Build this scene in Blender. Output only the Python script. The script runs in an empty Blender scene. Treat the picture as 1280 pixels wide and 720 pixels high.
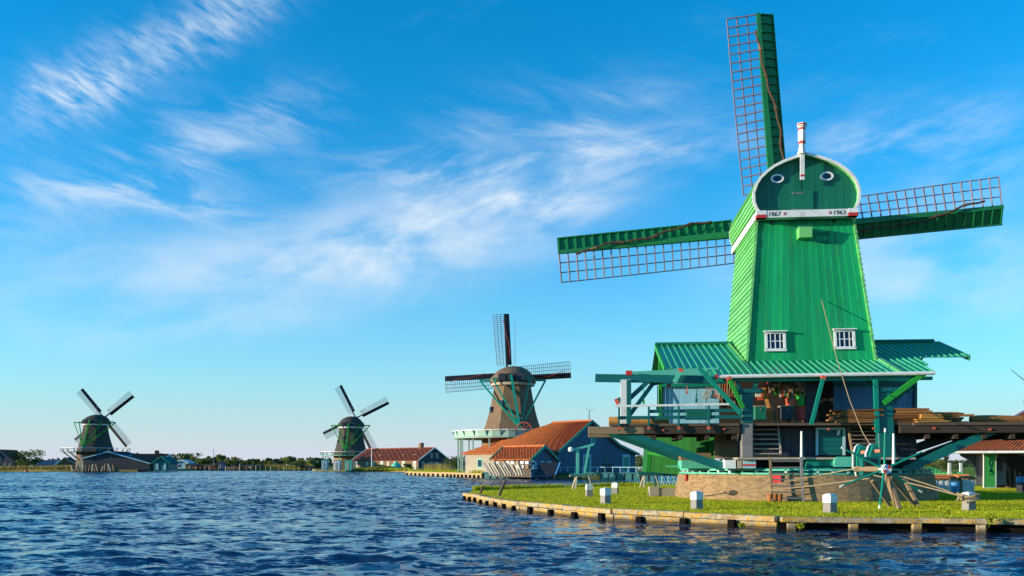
import bpy, bmesh, math, random
import numpy as np
from mathutils import Vector, Matrix
R = math.radians
rnd = random.Random(7)
scene = bpy.context.scene
COL = scene.collection

# ---------------------------------------------------------------- camera
CAM_H, FPX, HORIZON = 1.64, 1100.0, 582.0        # eye height, focal length and horizon for a 1280 px wide picture
cam = bpy.data.cameras.new('camera')
cam.sensor_width = 36; cam.lens = 36 * FPX / 1280
cam.shift_y = (HORIZON - 360) / 1280
cam.clip_start = .2; cam.clip_end = 9000
cam_ob = bpy.data.objects.new('camera', cam); COL.objects.link(cam_ob)
cam_ob.location = (0, 0, CAM_H); cam_ob.rotation_euler = (R(90), 0, 0)
scene.camera = cam_ob

# ---------------------------------------------------------------- light
SUN_AZ, SUN_EL = -100.5, 8.8                    # degrees clockwise from +Y, degrees above the horizon
sd = Vector((math.sin(R(SUN_AZ)) * math.cos(R(SUN_EL)), math.cos(R(SUN_AZ)) * math.cos(R(SUN_EL)), math.sin(R(SUN_EL))))
sun = bpy.data.lights.new('sun', 'SUN'); sun.energy = 4.6; sun.angle = R(.5); sun.color = (1, .84, .62)
sun_ob = bpy.data.objects.new('sun', sun); COL.objects.link(sun_ob)
sun_ob.location = sd * 60; sun_ob.rotation_euler = sd.to_track_quat('Z', 'Y').to_euler()
vs = scene.view_settings
vs.view_transform = 'Standard'; vs.look = 'None'; vs.gamma = 1; vs.exposure = .68; vs.use_curve_mapping = False
scene.cycles.use_denoising = True
scene.cycles.max_bounces = 6; scene.cycles.diffuse_bounces = 3; scene.cycles.glossy_bounces = 3
scene.cycles.transparent_max_bounces = 6; scene.cycles.caustics_reflective = False; scene.cycles.caustics_refractive = False

world = bpy.data.worlds.new('World'); scene.world = world; world.use_nodes = True
wt = world.node_tree
class S:                                          # a node socket with arithmetic
    nt = wt
    def __init__(s, k): s.k = k
    @staticmethod
    def op(o, *a, clamp=False):
        n = S.nt.nodes.new('ShaderNodeMath'); n.operation = o; n.use_clamp = clamp
        for i, x in enumerate(a):
            if isinstance(x, S): S.nt.links.new(x.k, n.inputs[i])
            else: n.inputs[i].default_value = x
        return S(n.outputs[0])
    def __add__(s, o): return S.op('ADD', s, o)
    def __sub__(s, o): return S.op('SUBTRACT', s, o)
    def __mul__(s, o): return S.op('MULTIPLY', s, o)
    def __truediv__(s, o): return S.op('DIVIDE', s, o)
    def __rsub__(s, o): return S.op('SUBTRACT', o, s)
    __radd__ = __add__; __rmul__ = __mul__
def smooth(x, a, b):
    n = S.nt.nodes.new('ShaderNodeMapRange'); n.interpolation_type = 'SMOOTHSTEP'
    S.nt.links.new(x.k, n.inputs[0]); n.inputs[1].default_value = a; n.inputs[2].default_value = b
    return S(n.outputs[0])
def vec(x, y, z):
    n = S.nt.nodes.new('ShaderNodeCombineXYZ')
    for i, q in enumerate((x, y, z)):
        if isinstance(q, S): S.nt.links.new(q.k, n.inputs[i])
        else: n.inputs[i].default_value = q
    return n.outputs[0]
def noise(v, scale, detail=5, rough=.55, dist=0.0):
    n = S.nt.nodes.new('ShaderNodeTexNoise'); S.nt.links.new(v, n.inputs['Vector'])
    n.inputs['Scale'].default_value = scale; n.inputs['Detail'].default_value = detail
    n.inputs['Roughness'].default_value = rough; n.inputs['Distortion'].default_value = dist
    return S(n.outputs['Fac'])
sky = wt.nodes.new('ShaderNodeTexSky'); sky.sky_type = 'NISHITA'; sky.sun_disc = False
sky.sun_elevation = R(SUN_EL); sky.sun_rotation = R(SUN_AZ); sky.altitude = 0
sky.air_density = 1.0; sky.dust_density = .35; sky.ozone_density = 3.0
hs = wt.nodes.new('ShaderNodeHueSaturation'); wt.links.new(sky.outputs[0], hs.inputs['Color'])
hs.inputs['Hue'].default_value = .488; hs.inputs['Saturation'].default_value = 1.45; hs.inputs['Value'].default_value = 1.08
tint = wt.nodes.new('ShaderNodeMix'); tint.data_type = 'RGBA'; tint.blend_type = 'MULTIPLY'
tint.inputs[0].default_value = 1; wt.links.new(hs.outputs[0], tint.inputs[6]); tint.inputs[7].default_value = (.05, 1.12, 1.28, 1)
tc = wt.nodes.new('ShaderNodeTexCoord'); sp = wt.nodes.new('ShaderNodeSeparateXYZ'); wt.links.new(tc.outputs['Generated'], sp.inputs[0])
dx, dy, dz = (S(sp.outputs[i]) for i in range(3))
az = S.op('MULTIPLY', S.op('ARCTAN2', dx, dy), 57.2958); el = S.op('MULTIPLY', S.op('ARCSINE', dz), 57.2958)
def ae(px, py):                                  # compass bearing and elevation, in degrees, of a place in the sky
    return math.degrees(math.atan((px - 640) / FPX)), math.degrees(math.atan((HORIZON - py) / math.hypot(FPX, px - 640)))
warp = noise(vec(az * .12, el * .2, 3.1), 1.0, 3, .5)
def rot2(a):
    c, s = math.cos(R(a)), math.sin(R(a)); return az * c + el * s, el * c - az * s
def streak(p0, p1, width, amp, tex):
    a0, e0 = ae(*p0); a1, e1 = ae(*p1); ca, ce = (a0 + a1) / 2, (e0 + e1) / 2
    ang = math.atan2(e1 - e0, a1 - a0); ln = math.hypot(a1 - a0, e1 - e0) / 2; c, s = math.cos(ang), math.sin(ang)
    wd = width * .047
    a_, e_ = az - ca + (warp - .5) * 2.5, el - ce + (warp - .5) * 1.6
    u = (a_ * c + e_ * s) / ln; v = (e_ * c - a_ * s) / wd
    q = S.op('EXPONENT', (u * u * u * u + v * v) * -1.0)
    return q * tex * amp
u1, v1 = rot2(10)
t_soft = smooth(noise(vec(u1 * .10, v1 * .22, 0.0), 1.0, 7, .56, .25), .30, .70)
t_wisp = smooth(noise(vec(u1 * .13, v1 * .42, 5.0), 1.0, 7, .6, .45), .40, .74)
u2, v2 = rot2(-22)
t_rip = smooth(noise(vec(u2 * .55, v2 * 1.9, 9.0), 1.0, 6, .58, .25), .24, .80) * smooth(noise(vec(u2 * .2, v2 * .3, 2.0), 1.0, 4, .6), .25, .62)
u3, v3 = rot2(-10)
t_wis2 = smooth(noise(vec(u3 * .12, v3 * .5, 15.0), 1.0, 7, .6, .5), .40, .75)
cl = streak((10, 140), (360, -25), 30, .8, t_rip)
cl = cl + streak((40, 118), (150, 100), 34, .45, t_rip)
cl = cl + streak((-60, 350), (540, 310), 52, .62, t_soft)
cl = cl + streak((380, 330), (760, 235), 62, .85, t_soft)
cl = cl + streak((500, 240), (760, 250), 40, .75, t_wisp)
cl = cl + streak((400, 205), (930, 175), 34, .62, t_wisp)
cl = cl + streak((60, 225), (350, 275), 20, .6, t_wis2)
cl = cl + streak((150, 190), (430, 130), 38, .4, t_wis2)
cl = cl + streak((1000, 190), (1290, 140), 34, .5, t_wisp)
cl = cl + streak((1060, 325), (1340, 350), 60, .5, t_soft)
cl = cl + streak((520, 165), (880, 120), 40, .32, t_wis2) + streak((880, 345), (1290, 290), 46, .38, t_soft) + streak((-40, 260), (330, 180), 45, .4, t_wis2) + streak((960, 250), (1300, 205), 30, .3, t_wisp)
cl = cl + streak((40, 425), (390, 395), 22, .35, t_soft)
cl = cl + streak((700, 170), (860, 205), 40, .35, t_wis2)
far_field = smooth(noise(vec(az * .05, el * .12, 21.0), 1.0, 7, .6, .8), .5, .8) * smooth(el, 4.0, 14.0)
cl = cl + far_field * .12
cl = S.op('MINIMUM', cl, .93)
hz_ = S.op('EXPONENT', S.op('POWER', S.op('MAXIMUM', el, 0.0) / 7.2, 1.25) * -1.0) * .98
hm = wt.nodes.new('ShaderNodeMix'); hm.data_type = 'RGBA'; wt.links.new(hz_.k, hm.inputs[0]); wt.links.new(tint.outputs[2], hm.inputs[6]); hm.inputs[7].default_value = (2.9, 2.95, 3.5, 1)
cm = wt.nodes.new('ShaderNodeMix'); cm.data_type = 'RGBA'; wt.links.new(cl.k, cm.inputs[0])
wt.links.new(hm.outputs[2], cm.inputs[6]); cm.inputs[7].default_value = (3.2, 3.7, 4.15, 1)
bg = wt.nodes['Background']; wt.links.new(cm.outputs[2], bg.inputs[0]); bg.inputs[1].default_value = .15

# ---------------------------------------------------------------- helpers
class MB:                                        # collects shapes into one mesh
    def __init__(s): s.v = []; s.f = []; s.uv = None
    def add(s, vs_, fs):
        n = len(s.v); s.v += [tuple(p) for p in vs_]; s.f += [tuple(i + n for i in f) for f in fs]; return s
    BF = [(0, 3, 2, 1), (4, 5, 6, 7), (0, 1, 5, 4), (1, 2, 6, 5), (2, 3, 7, 6), (3, 0, 4, 7)]
    def hexa(s, p): return s.add(p, MB.BF)       # 4 bottom points then 4 top points
    def box(s, c, d, rz=0, rx=0, ry=0):
        m = Matrix.Rotation(rz, 3, 'Z') @ Matrix.Rotation(ry, 3, 'Y') @ Matrix.Rotation(rx, 3, 'X')
        c = Vector(c); x, y, z = (q / 2 for q in d)
        return s.hexa([c + m @ Vector(q) for q in ((-x, -y, -z), (x, -y, -z), (x, y, -z), (-x, y, -z), (-x, -y, z), (x, -y, z), (x, y, z), (-x, y, z))])
    def span(s, x0, x1, y0, y1, z0, z1): return s.box(((x0 + x1) / 2, (y0 + y1) / 2, (z0 + z1) / 2), (abs(x1 - x0), abs(y1 - y0), abs(z1 - z0)))
    def beam(s, p, q, w, h=None, up=(0, 0, 1), w2=None, h2=None):
        p, q = Vector(p), Vector(q); h = h or w; w2 = w2 or w; h2 = h2 or h
        d = (q - p).normalized(); a = d.cross(Vector(up))
        if a.length < 1e-3: a = d.cross(Vector((0, 1, 0)))
        a.normalize(); b = a.cross(d)
        lo = [p + a * (w / 2 * i) + b * (h / 2 * j) for i, j in ((-1, -1), (1, -1), (1, 1), (-1, 1))]
        hi = [q + a * (w2 / 2 * i) + b * (h2 / 2 * j) for i, j in ((-1, -1), (1, -1), (1, 1), (-1, 1))]
        return s.hexa(lo + hi)
    def tube(s, p, q, r, r2=None, n=8, cap=True):
        p, q = Vector(p), Vector(q); r2 = r if r2 is None else r2; d = (q - p).normalized()
        a = d.orthogonal().normalized(); b = d.cross(a)
        cs = [(math.cos(2 * math.pi * i / n), math.sin(2 * math.pi * i / n)) for i in range(n)]
        vs_ = [p + (a * x + b * y) * r for x, y in cs] + [q + (a * x + b * y) * r2 for x, y in cs]
        fs = [(i, (i + 1) % n, n + (i + 1) % n, n + i) for i in range(n)]
        if cap: fs += [tuple(range(n - 1, -1, -1)), tuple(range(n, 2 * n))]
        return s.add(vs_, fs)
    def path(s, pts, r, n=6):
        for a, b in zip(pts, pts[1:]): s.tube(a, b, r, n=n)
        return s
    def prism(s, poly, off):                     # polygon (list of 3d points) swept by a vector
        n = len(poly); off = Vector(off); p = [Vector(q) for q in poly]
        return s.add(p + [q + off for q in p], [tuple(range(n - 1, -1, -1)), tuple(range(n, 2 * n))] + [(i, (i + 1) % n, n + (i + 1) % n, n + i) for i in range(n)])
    def lathe(s, prof, c, n=24, a0=0, a1=2 * math.pi):
        full = abs(a1 - a0 - 2 * math.pi) < 1e-6; m = n if full else n + 1; k = len(prof)
        vs_ = [(c[0] + r * math.cos(a0 + (a1 - a0) * i / n), c[1] + r * math.sin(a0 + (a1 - a0) * i / n), c[2] + z) for i in range(m) for r, z in prof]
        fs = []
        for i in range(n):
            j = (i + 1) % m
            fs += [(i * k + t, j * k + t, j * k + t + 1, i * k + t + 1) for t in range(k - 1)]
        return s.add(vs_, fs)
    def sheet(s, p00, p10, p11, p01, nu, nv, h=None, thick=.05):
        p00, p10, p11, p01 = map(Vector, (p00, p10, p11, p01))
        nrm = (p10 - p00).cross(p01 - p00).normalized()
        if nrm.z < 0: nrm = -nrm
        top = []
        for j in range(nv + 1):
            for i in range(nu + 1):
                u, v = i / nu, j / nv
                q = (p00 * (1 - u) + p10 * u) * (1 - v) + (p01 * (1 - u) + p11 * u) * v
                top.append(q + nrm * (h(u, v) if h else 0))
        w = nu + 1; n = len(top)
        fs = [(j * w + i, j * w + i + 1, (j + 1) * w + i + 1, (j + 1) * w + i) for j in range(nv) for i in range(nu)]
        edge = list(range(nu)) + [j * w + nu for j in range(nv)] + [nv * w + i for i in range(nu, 0, -1)] + [j * w for j in range(nv, 0, -1)]
        low = [top[i] - nrm * thick for i in edge]
        m = len(edge)
        fs += [(edge[i], edge[(i + 1) % m], n + (i + 1) % m, n + i) for i in range(m)] + [tuple(n + i for i in range(m))]
        return s.add(top + low, fs)
def tag(o, label=None, cat=None, group=None, kind=None):
    if label: o['label'] = label
    if cat: o['category'] = cat
    if group: o['group'] = group
    if kind: o['kind'] = kind
    return o
def empty(name, loc, label, cat, group=None, rz=0):
    o = bpy.data.objects.new(name, None); COL.objects.link(o); o.location = loc; o.rotation_euler = (0, 0, rz)
    o.empty_display_size = .3
    return tag(o, label, cat, group)
def mk(name, mb, mat, parent=None, label=None, cat=None, group=None, kind=None, sm=False, loc=None, bevel=0):
    me = bpy.data.meshes.new(name); me.from_pydata(mb.v, [], mb.f)
    bm = bmesh.new(); bm.from_mesh(me); bmesh.ops.recalc_face_normals(bm, faces=bm.faces)
    if bevel: bmesh.ops.bevel(bm, geom=bm.edges[:], offset=bevel, segments=1, affect='EDGES')
    bm.to_mesh(me); bm.free()
    if mb.uv:
        l = me.uv_layers.new(name='map')
        for lp in me.loops:
            l.data[lp.index].uv = mb.uv(me.vertices[lp.vertex_index].co)
    me.materials.append(mat)
    if sm: me.polygons.foreach_set('use_smooth', [True] * len(me.polygons))
    o = bpy.data.objects.new(name, me); COL.objects.link(o)
    if parent: o.parent = parent
    if loc: o.location = loc
    return tag(o, label, cat, group, kind)
def copy_tree(o, parent=None):
    c = o.copy(); COL.objects.link(c); c.parent = parent
    for ch in o.children: copy_tree(ch, c)
    return c
def W(px, py, Y): return Vector(((px - 640) * Y / FPX, Y, CAM_H + (HORIZON - py) * Y / FPX))

# ---------------------------------------------------------------- materials
def material(name, col, rough=.6, var=.12, scale=3.0, stretch=(1, 1, 1), bump=.15, bscale=40, spec=.4, rand=.1, dirt=None, dirt_amt=.4, dscale=1.2, metal=0, coat=0):
    m = bpy.data.materials.new(name); m.use_nodes = True; nt = m.node_tree; b = nt.nodes['Principled BSDF']
    S.nt = nt
    tcn = nt.nodes.new('ShaderNodeTexCoord'); mp = nt.nodes.new('ShaderNodeMapping'); nt.links.new(tcn.outputs['Object'], mp.inputs[0])
    mp.inputs['Scale'].default_value = stretch; v = mp.outputs[0]
    oi = nt.nodes.new('ShaderNodeObjectInfo'); rr = S(oi.outputs['Random'])
    f = 1.0 + (noise(v, scale, 6, .6) - .5) * (2 * var) + (rr - .5) * (2 * rand)
    vm = nt.nodes.new('ShaderNodeVectorMath'); vm.operation = 'SCALE'; vm.inputs[0].default_value = col[:3]; nt.links.new(f.k, vm.inputs['Scale'])
    out = vm.outputs[0]
    if dirt:
        d = smooth(noise(v, dscale, 8, .68), .48, .75) * dirt_amt
        mx = nt.nodes.new('ShaderNodeMix'); mx.data_type = 'RGBA'; nt.links.new(d.k, mx.inputs[0]); nt.links.new(out, mx.inputs[6]); mx.inputs[7].default_value = (*dirt, 1); out = mx.outputs[2]
    nt.links.new(out, b.inputs['Base Color'])
    b.inputs['Roughness'].default_value = rough; b.inputs['Specular IOR Level'].default_value = spec; b.inputs['Metallic'].default_value = metal
    b.inputs['Coat Weight'].default_value = coat
    if bump:
        bp = nt.nodes.new('ShaderNodeBump'); bp.inputs['Strength'].default_value = bump; bp.inputs['Distance'].default_value = .02
        nt.links.new(noise(v, bscale, 4, .6).k, bp.inputs['Height']); nt.links.new(bp.outputs[0], b.inputs['Normal'])
    return m
def wood(name, col, **k):
    a = dict(rough=.75, var=.3, scale=6, stretch=(.4, 1, 1), bump=.3, bscale=30, spec=.2, rand=.18, dirt=tuple(c * .45 for c in col), dirt_amt=.6); a.update(k)
    return material(name, col, **a)
G_ = (.008, .36, .115)
mat = dict(
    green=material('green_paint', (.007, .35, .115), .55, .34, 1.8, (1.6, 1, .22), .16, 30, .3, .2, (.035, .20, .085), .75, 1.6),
    green_sunlit=material('sunlit_green_paint', (.16, .50, .15), .45, .28, 2.0, (1, .3, 1), .12, 30, .45, .2, (.05, .28, .10), .6, 1.5),  # green paint with the sunlight of the tower side put into its colour
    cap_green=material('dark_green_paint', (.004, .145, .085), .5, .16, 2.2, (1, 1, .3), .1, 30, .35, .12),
    bright_green=material('bright_green_paint', (.02, .32, .03), .5, .25, 1.5, (1, 1, .3), .15, 25, .3, .12, (.01, .13, .03), .5),
    sail_green=material('sail_green_paint', (.004, .17, .055), .55, .2, 3, bump=.1, rand=.08, dirt=(.02, .06, .03), dirt_amt=.4),
    teal=material('teal_paint', (.0, .23, .165), .5, .18, 2.4, bump=.12, rand=.08, dirt=(.02, .14, .11), dirt_amt=.4),
    teal_dark=material('dark_teal_paint', (.0, .12, .115), .5, .18, 2.4, bump=.12, rand=.08, dirt=(.01, .06, .06), dirt_amt=.4),
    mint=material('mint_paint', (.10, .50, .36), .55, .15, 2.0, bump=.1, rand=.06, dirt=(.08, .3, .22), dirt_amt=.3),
    roof=material('green_roof_metal', (.045, .37, .19), .34, .14, 1.5, (1, .3, 1), .05, 30, .5, .07, (.10, .32, .18), .4, .9),
    white=material('white_paint', (.78, .78, .75), .5, .1, 5, bump=.1, rand=.05, dirt=(.42, .37, .3), dirt_amt=.6, dscale=3),
    red=material('red_paint', (.55, .03, .03), .5, .15, 4, bump=.1, rand=.05),
    orange_red=material('red_lead_paint', (.62, .10, .05), .5, .15, 4, bump=.1, rand=.05),
    skirt=material('mid_green_paint', (.008, .13, .014), .6, .3, 1.5, (1, 1, .3), .15, 25, .2, .12, (.01, .08, .02), .6),
    banner=material('light_green_panel', (.07, .46, .09), .5, .15, 3, bump=.05, rand=.02),
    emerald=material('emerald_paint', (.015, .48, .25), .5, .15, 3, bump=.1, rand=.05),
    wing_lit=material('skylit_wing_boards', (.30, .66, .88), .55, .1, 2, (1, 1, .3), .1, 30, .3, .06, (.25, .5, .62), .4),  # left wing boards, their lit tone put into the colour
    wing_shaded=material('shaded_wing_boards', (.12, .38, .66), .55, .1, 2, (1, 1, .3), .1, 30, .3, .06, (.12, .3, .45), .4),  # same boards at the right, with blue shade put into the colour
    pale_blue=material('pale_blue_boards', (.34, .56, .64), .55, .1, 2, (1, 1, .3), .1, 30, .3, .06, (.25, .4, .48), .4),
    glass=material('window_glass', (.012, .02, .055), .08, .1, 3, bump=.02, bscale=3, spec=.6, rand=.2),
    tar=material('tarred_boards', (.026, .030, .040), .6, .3, 3, bump=.2, rand=.2),
    tarblue=material('blue_black_boards', (.05, .105, .18), .65, .25, 2.5, (1, 1, 1), .2, 25, .25, .14, (.03, .07, .11), .5),
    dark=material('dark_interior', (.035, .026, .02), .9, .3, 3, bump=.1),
    sailcloth=material('rolled_sail', (.20, .11, .07), .9, .4, 6, bump=.4, rand=.1),
    lattice=material('weathered_lattice', (.17, .12, .15), .6, .2, 6, bump=.1, rand=.1),
    shade_timber=material('shaded_black_timber', (.010, .008, .007), .95, .3, 6, bump=.3, spec=.05),  # dark timber, with the shade at the quay face also in its colour
    deckbeam=material('dark_deck_beam', (.06, .044, .036), .85, .3, 4, (.3, 1, 1), .2, 25, .1, .1, (.08, .05, .035), .4, 2),
    black=material('black_iron', (.012, .012, .014), .5, .2, 8, bump=.1),
    log=wood('fresh_sawn_timber', (.55, .26, .07)),
    planks=wood('sawn_planks', (.26, .11, .035), rand=.5),
    oldwood=wood('weathered_timber', (.25, .17, .10)),
    greywood=wood('grey_timber', (.20, .19, .19)),
    darkwood=wood('dark_timber', (.12, .085, .06)),
    palewood=wood('pale_timber', (.42, .36, .27)),
    rope=material('hemp_rope', (.36, .26, .15), .9, .3, 20, bump=.4, bscale=120, rand=.1),
    pale_mint=material('pale_mint_paint', (.34, .52, .42), .6, .15, 2, bump=.1, rand=.06, dirt=(.3, .36, .28), dirt_amt=.5),
    thatch=material('thatch', (.19, .128, .08), .95, .5, 2.2, (1.6, 1.6, .4), 1.0, 5, .1, .05, (.11, .085, .055), .75, .9),
    thatch_dark=material('dark_thatch', (.075, .066, .056), .95, .5, 1.6, (1.6, 1.6, .4), 1.0, 4, .1, .05, (.05, .05, .04), .7, .7),
    pantile=material('orange_pantile', (.55, .15, .035), .75, .45, 2.6, bump=.5, bscale=8, rand=.06, dirt=(.16, .06, .04), dirt_amt=.85, dscale=2.2),
    pantile_red=material('red_pantile', (.30, .075, .035), .75, .3, .8, bump=.3, bscale=8, rand=.1, dirt=(.15, .07, .04), dirt_amt=.7, dscale=.9),
    pantile_brown=material('brown_pantile', (.16, .06, .035), .8, .3, .8, bump=.3, bscale=8, rand=.1),
    brownwall=material('brown_boards', (.17, .105, .06), .8, .2, 1.2, (.3, 1, 3), .2, 6, .2, .1),
    blockgrey=material('bollard_stone', (.30, .27, .25), .85, .25, 8, bump=.5, bscale=40, rand=.1, dirt=(.16, .15, .13), dirt_amt=.5, dscale=5),
    blue=material('blue_paint', (.05, .25, .55), .5, .15, 3, bump=.05),
    stone=material('pale_stone', (.36, .31, .24), .85, .25, 5, bump=.4, rand=.1),
    terracotta=material('terracotta', (.50, .17, .05), .8, .3, 5, bump=.3, rand=.15),
    turbine=material('turbine_grey', (.10, .16, .22), .5, .05, 1, bump=0, rand=0),
    wind_white=material('pale_metal', (.55, .58, .6), .5, .05, 1, bump=0, rand=0),
    bark=material('bark', (.10, .075, .05), .9, .3, 6, bump=.5, rand=.1),
)
def leafmat(name, col, var=.35):
    m = bpy.data.materials.new(name); m.use_nodes = True; nt = m.node_tree; S.nt = nt; b = nt.nodes['Principled BSDF']
    g = nt.nodes.new('ShaderNodeNewGeometry'); ri = S(g.outputs['Random Per Island']); oi = nt.nodes.new('ShaderNodeObjectInfo')
    f = 1.0 + (ri - .5) * (2 * var) + (S(oi.outputs['Random']) - .5) * .3 + (noise(g.outputs['Position'], .5, 6, .65) - .5) * .8
    vm = nt.nodes.new('ShaderNodeVectorMath'); vm.operation = 'SCALE'; vm.inputs[0].default_value = col; nt.links.new(f.k, vm.inputs['Scale'])
    nt.links.new(vm.outputs[0], b.inputs['Base Color']); b.inputs['Roughness'].default_value = .7; b.inputs['Specular IOR Level'].default_value = .2
    tr = nt.nodes.new('ShaderNodeBsdfTranslucent'); nt.links.new(vm.outputs[0], tr.inputs[0]); ms = nt.nodes.new('ShaderNodeMixShader'); ms.inputs[0].default_value = .4
    nt.links.new(b.outputs[0], ms.inputs[1]); nt.links.new(tr.outputs[0], ms.inputs[2]); nt.links.new(ms.outputs[0], nt.nodes['Material Output'].inputs[0])
    return m
mat['grass_blade'] = leafmat('grass_blades', (.40, .42, .015), .3)
mat['leaf'] = leafmat('leaves', (.09, .13, .03))
mat['leaf_yellow'] = leafmat('yellow_green_leaves', (.19, .20, .045))
mat['leaf_dark'] = leafmat('dark_leaves', (.055, .095, .045))
mat['reed'] = leafmat('reeds', (.30, .24, .08))

def ground_mat(name, c0, c1, sc):
    m = bpy.data.materials.new(name); m.use_nodes = True; nt = m.node_tree; S.nt = nt; b = nt.nodes['Principled BSDF']
    g = nt.nodes.new('ShaderNodeNewGeometry'); v = g.outputs['Position']
    f = smooth(noise(v, sc, 8, .65), .35, .68)
    mx = nt.nodes.new('ShaderNodeMix'); mx.data_type = 'RGBA'; nt.links.new(f.k, mx.inputs[0]); mx.inputs[6].default_value = (*c0, 1); mx.inputs[7].default_value = (*c1, 1)
    nt.links.new(mx.outputs[2], b.inputs['Base Color']); b.inputs['Roughness'].default_value = .9; b.inputs['Specular IOR Level'].default_value = .1
    bp = nt.nodes.new('ShaderNodeBump'); bp.inputs['Strength'].default_value = .8; bp.inputs['Distance'].default_value = .05
    nt.links.new(noise(v, 14, 4, .7).k, bp.inputs['Height']); nt.links.new(bp.outputs[0], b.inputs['Normal'])
    return m
mat['turf'] = ground_mat('turf', (.15, .22, .015), (.25, .27, .025), .8)
mat['meadow'] = ground_mat('meadow', (.16, .17, .04), (.26, .20, .07), .06)

def quay_mat():
    m = bpy.data.materials.new('quay_timber'); m.use_nodes = True; nt = m.node_tree; S.nt = nt; b = nt.nodes['Principled BSDF']
    g = nt.nodes.new('ShaderNodeNewGeometry'); v = g.outputs['Position']
    mp = nt.nodes.new('ShaderNodeMapping'); nt.links.new(v, mp.inputs[0]); mp.inputs['Scale'].default_value = (1, 1, 3)
    a = smooth(noise(mp.outputs[0], 2.0, 8, .7), .44, .64); c = smooth(noise(v, 6, 8, .75), .40, .62); d = smooth(noise(v, 6.5, 5, .7), .55, .64)
    def mix(f, x, y):
        mx = nt.nodes.new('ShaderNodeMix'); mx.data_type = 'RGBA'; nt.links.new(f.k, mx.inputs[0])
        for i, q in ((6, x), (7, y)):
            if isinstance(q, tuple): mx.inputs[i].default_value = (*q, 1)
            else: nt.links.new(q, mx.inputs[i])
        return mx.outputs[2]
    col = mix(c, (.46, .40, .29), (.24, .17, .10)); col = mix(a * .85, col, (.56, .33, .04)); col = mix(d * .9, col, (.62, .30, .01))
    sz = nt.nodes.new('ShaderNodeSeparateXYZ'); nt.links.new(v, sz.inputs[0])
    wet = smooth(S(sz.outputs[2]) + noise(v, 3, 5, .7) * .16, .24, .10); col = mix(wet * .85, col, (.035, .028, .018))
    nt.links.new(col, b.inputs['Base Color']); b.inputs['Roughness'].default_value = .9; b.inputs['Specular IOR Level'].default_value = .15
    bp = nt.nodes.new('ShaderNodeBump'); bp.inputs['Strength'].default_value = .6; bp.inputs['Distance'].default_value = .03
    nt.links.new(noise(v, 18, 5, .7).k, bp.inputs['Height']); nt.links.new(bp.outputs[0], b.inputs['Normal'])
    return m
mat['quay'] = quay_mat()
def brick_mat():
    m = bpy.data.materials.new('brick'); m.use_nodes = True; nt = m.node_tree; S.nt = nt; b = nt.nodes['Principled BSDF']
    u = nt.nodes.new('ShaderNodeUVMap'); br = nt.nodes.new('ShaderNodeTexBrick'); nt.links.new(u.outputs[0], br.inputs[0])
    br.inputs['Color1'].default_value = (.38, .23, .10, 1); br.inputs['Color2'].default_value = (.19, .105, .05, 1); br.inputs['Mortar'].default_value = (.26, .21, .15, 1)
    br.inputs['Scale'].default_value = 1; br.inputs['Mortar Size'].default_value = .006; br.inputs['Brick Width'].default_value = .2; br.inputs['Row Height'].default_value = .064
    g = nt.nodes.new('ShaderNodeNewGeometry'); d = smooth(noise(g.outputs['Position'], 2.2, 8, .7), .42, .7) * .35
    mx = nt.nodes.new('ShaderNodeMix'); mx.data_type = 'RGBA'; nt.links.new(d.k, mx.inputs[0]); nt.links.new(br.outputs[0], mx.inputs[6]); mx.inputs[7].default_value = (.46, .31, .13, 1)
    nt.links.new(mx.outputs[2], b.inputs['Base Color']); b.inputs['Roughness'].default_value = .9
    bp = nt.nodes.new('ShaderNodeBump'); bp.inputs['Strength'].default_value = .7; bp.inputs['Distance'].default_value = .015
    nt.links.new((S(br.outputs['Fac']) * -1.0 + noise(g.outputs['Position'], 30, 4, .6) * .6).k, bp.inputs['Height']); nt.links.new(bp.outputs[0], b.inputs['Normal'])
    return m
mat['brick'] = brick_mat()
def water_mat():
    m = bpy.data.materials.new('water'); m.use_nodes = True; nt = m.node_tree; S.nt = nt; b = nt.nodes['Principled BSDF']
    b.inputs['Base Color'].default_value = (.008, .036, .092, 1); b.inputs['Roughness'].default_value = .06; b.inputs['IOR'].default_value = 1.38
    g = nt.nodes.new('ShaderNodeNewGeometry'); mp = nt.nodes.new('ShaderNodeMapping'); nt.links.new(g.outputs['Position'], mp.inputs[0])
    mp.inputs['Rotation'].default_value = (0, 0, R(-14)); mp.inputs['Scale'].default_value = (.6, 1.25, 1)
    nrm = g.outputs['Normal']
    def vop(op, x, y=None, sc=None):
        n = nt.nodes.new('ShaderNodeVectorMath'); n.operation = op; nt.links.new(x, n.inputs[0])
        if y is not None:
            if isinstance(y, tuple): n.inputs[1].default_value = y
            else: nt.links.new(y, n.inputs[1])
        return n.outputs[0]
    for sc, amp, det in ((.55, .5, 2), (2.4, .95, 3), (7.5, 1.1, 3)):      # ripple slopes at three sizes
        n = nt.nodes.new('ShaderNodeTexNoise'); nt.links.new(mp.outputs[0], n.inputs['Vector']); n.inputs['Scale'].default_value = sc; n.inputs['Detail'].default_value = det
        v = vop('SUBTRACT', n.outputs['Color'], (.5, .5, .5)); v = vop('MULTIPLY', v, (amp * 1.0, amp * 1.5, 0)); nrm = vop('ADD', nrm, v)
    nrm = vop('NORMALIZE', nrm); nt.links.new(nrm, b.inputs['Normal'])
    return m
mat['water'] = water_mat()

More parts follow.
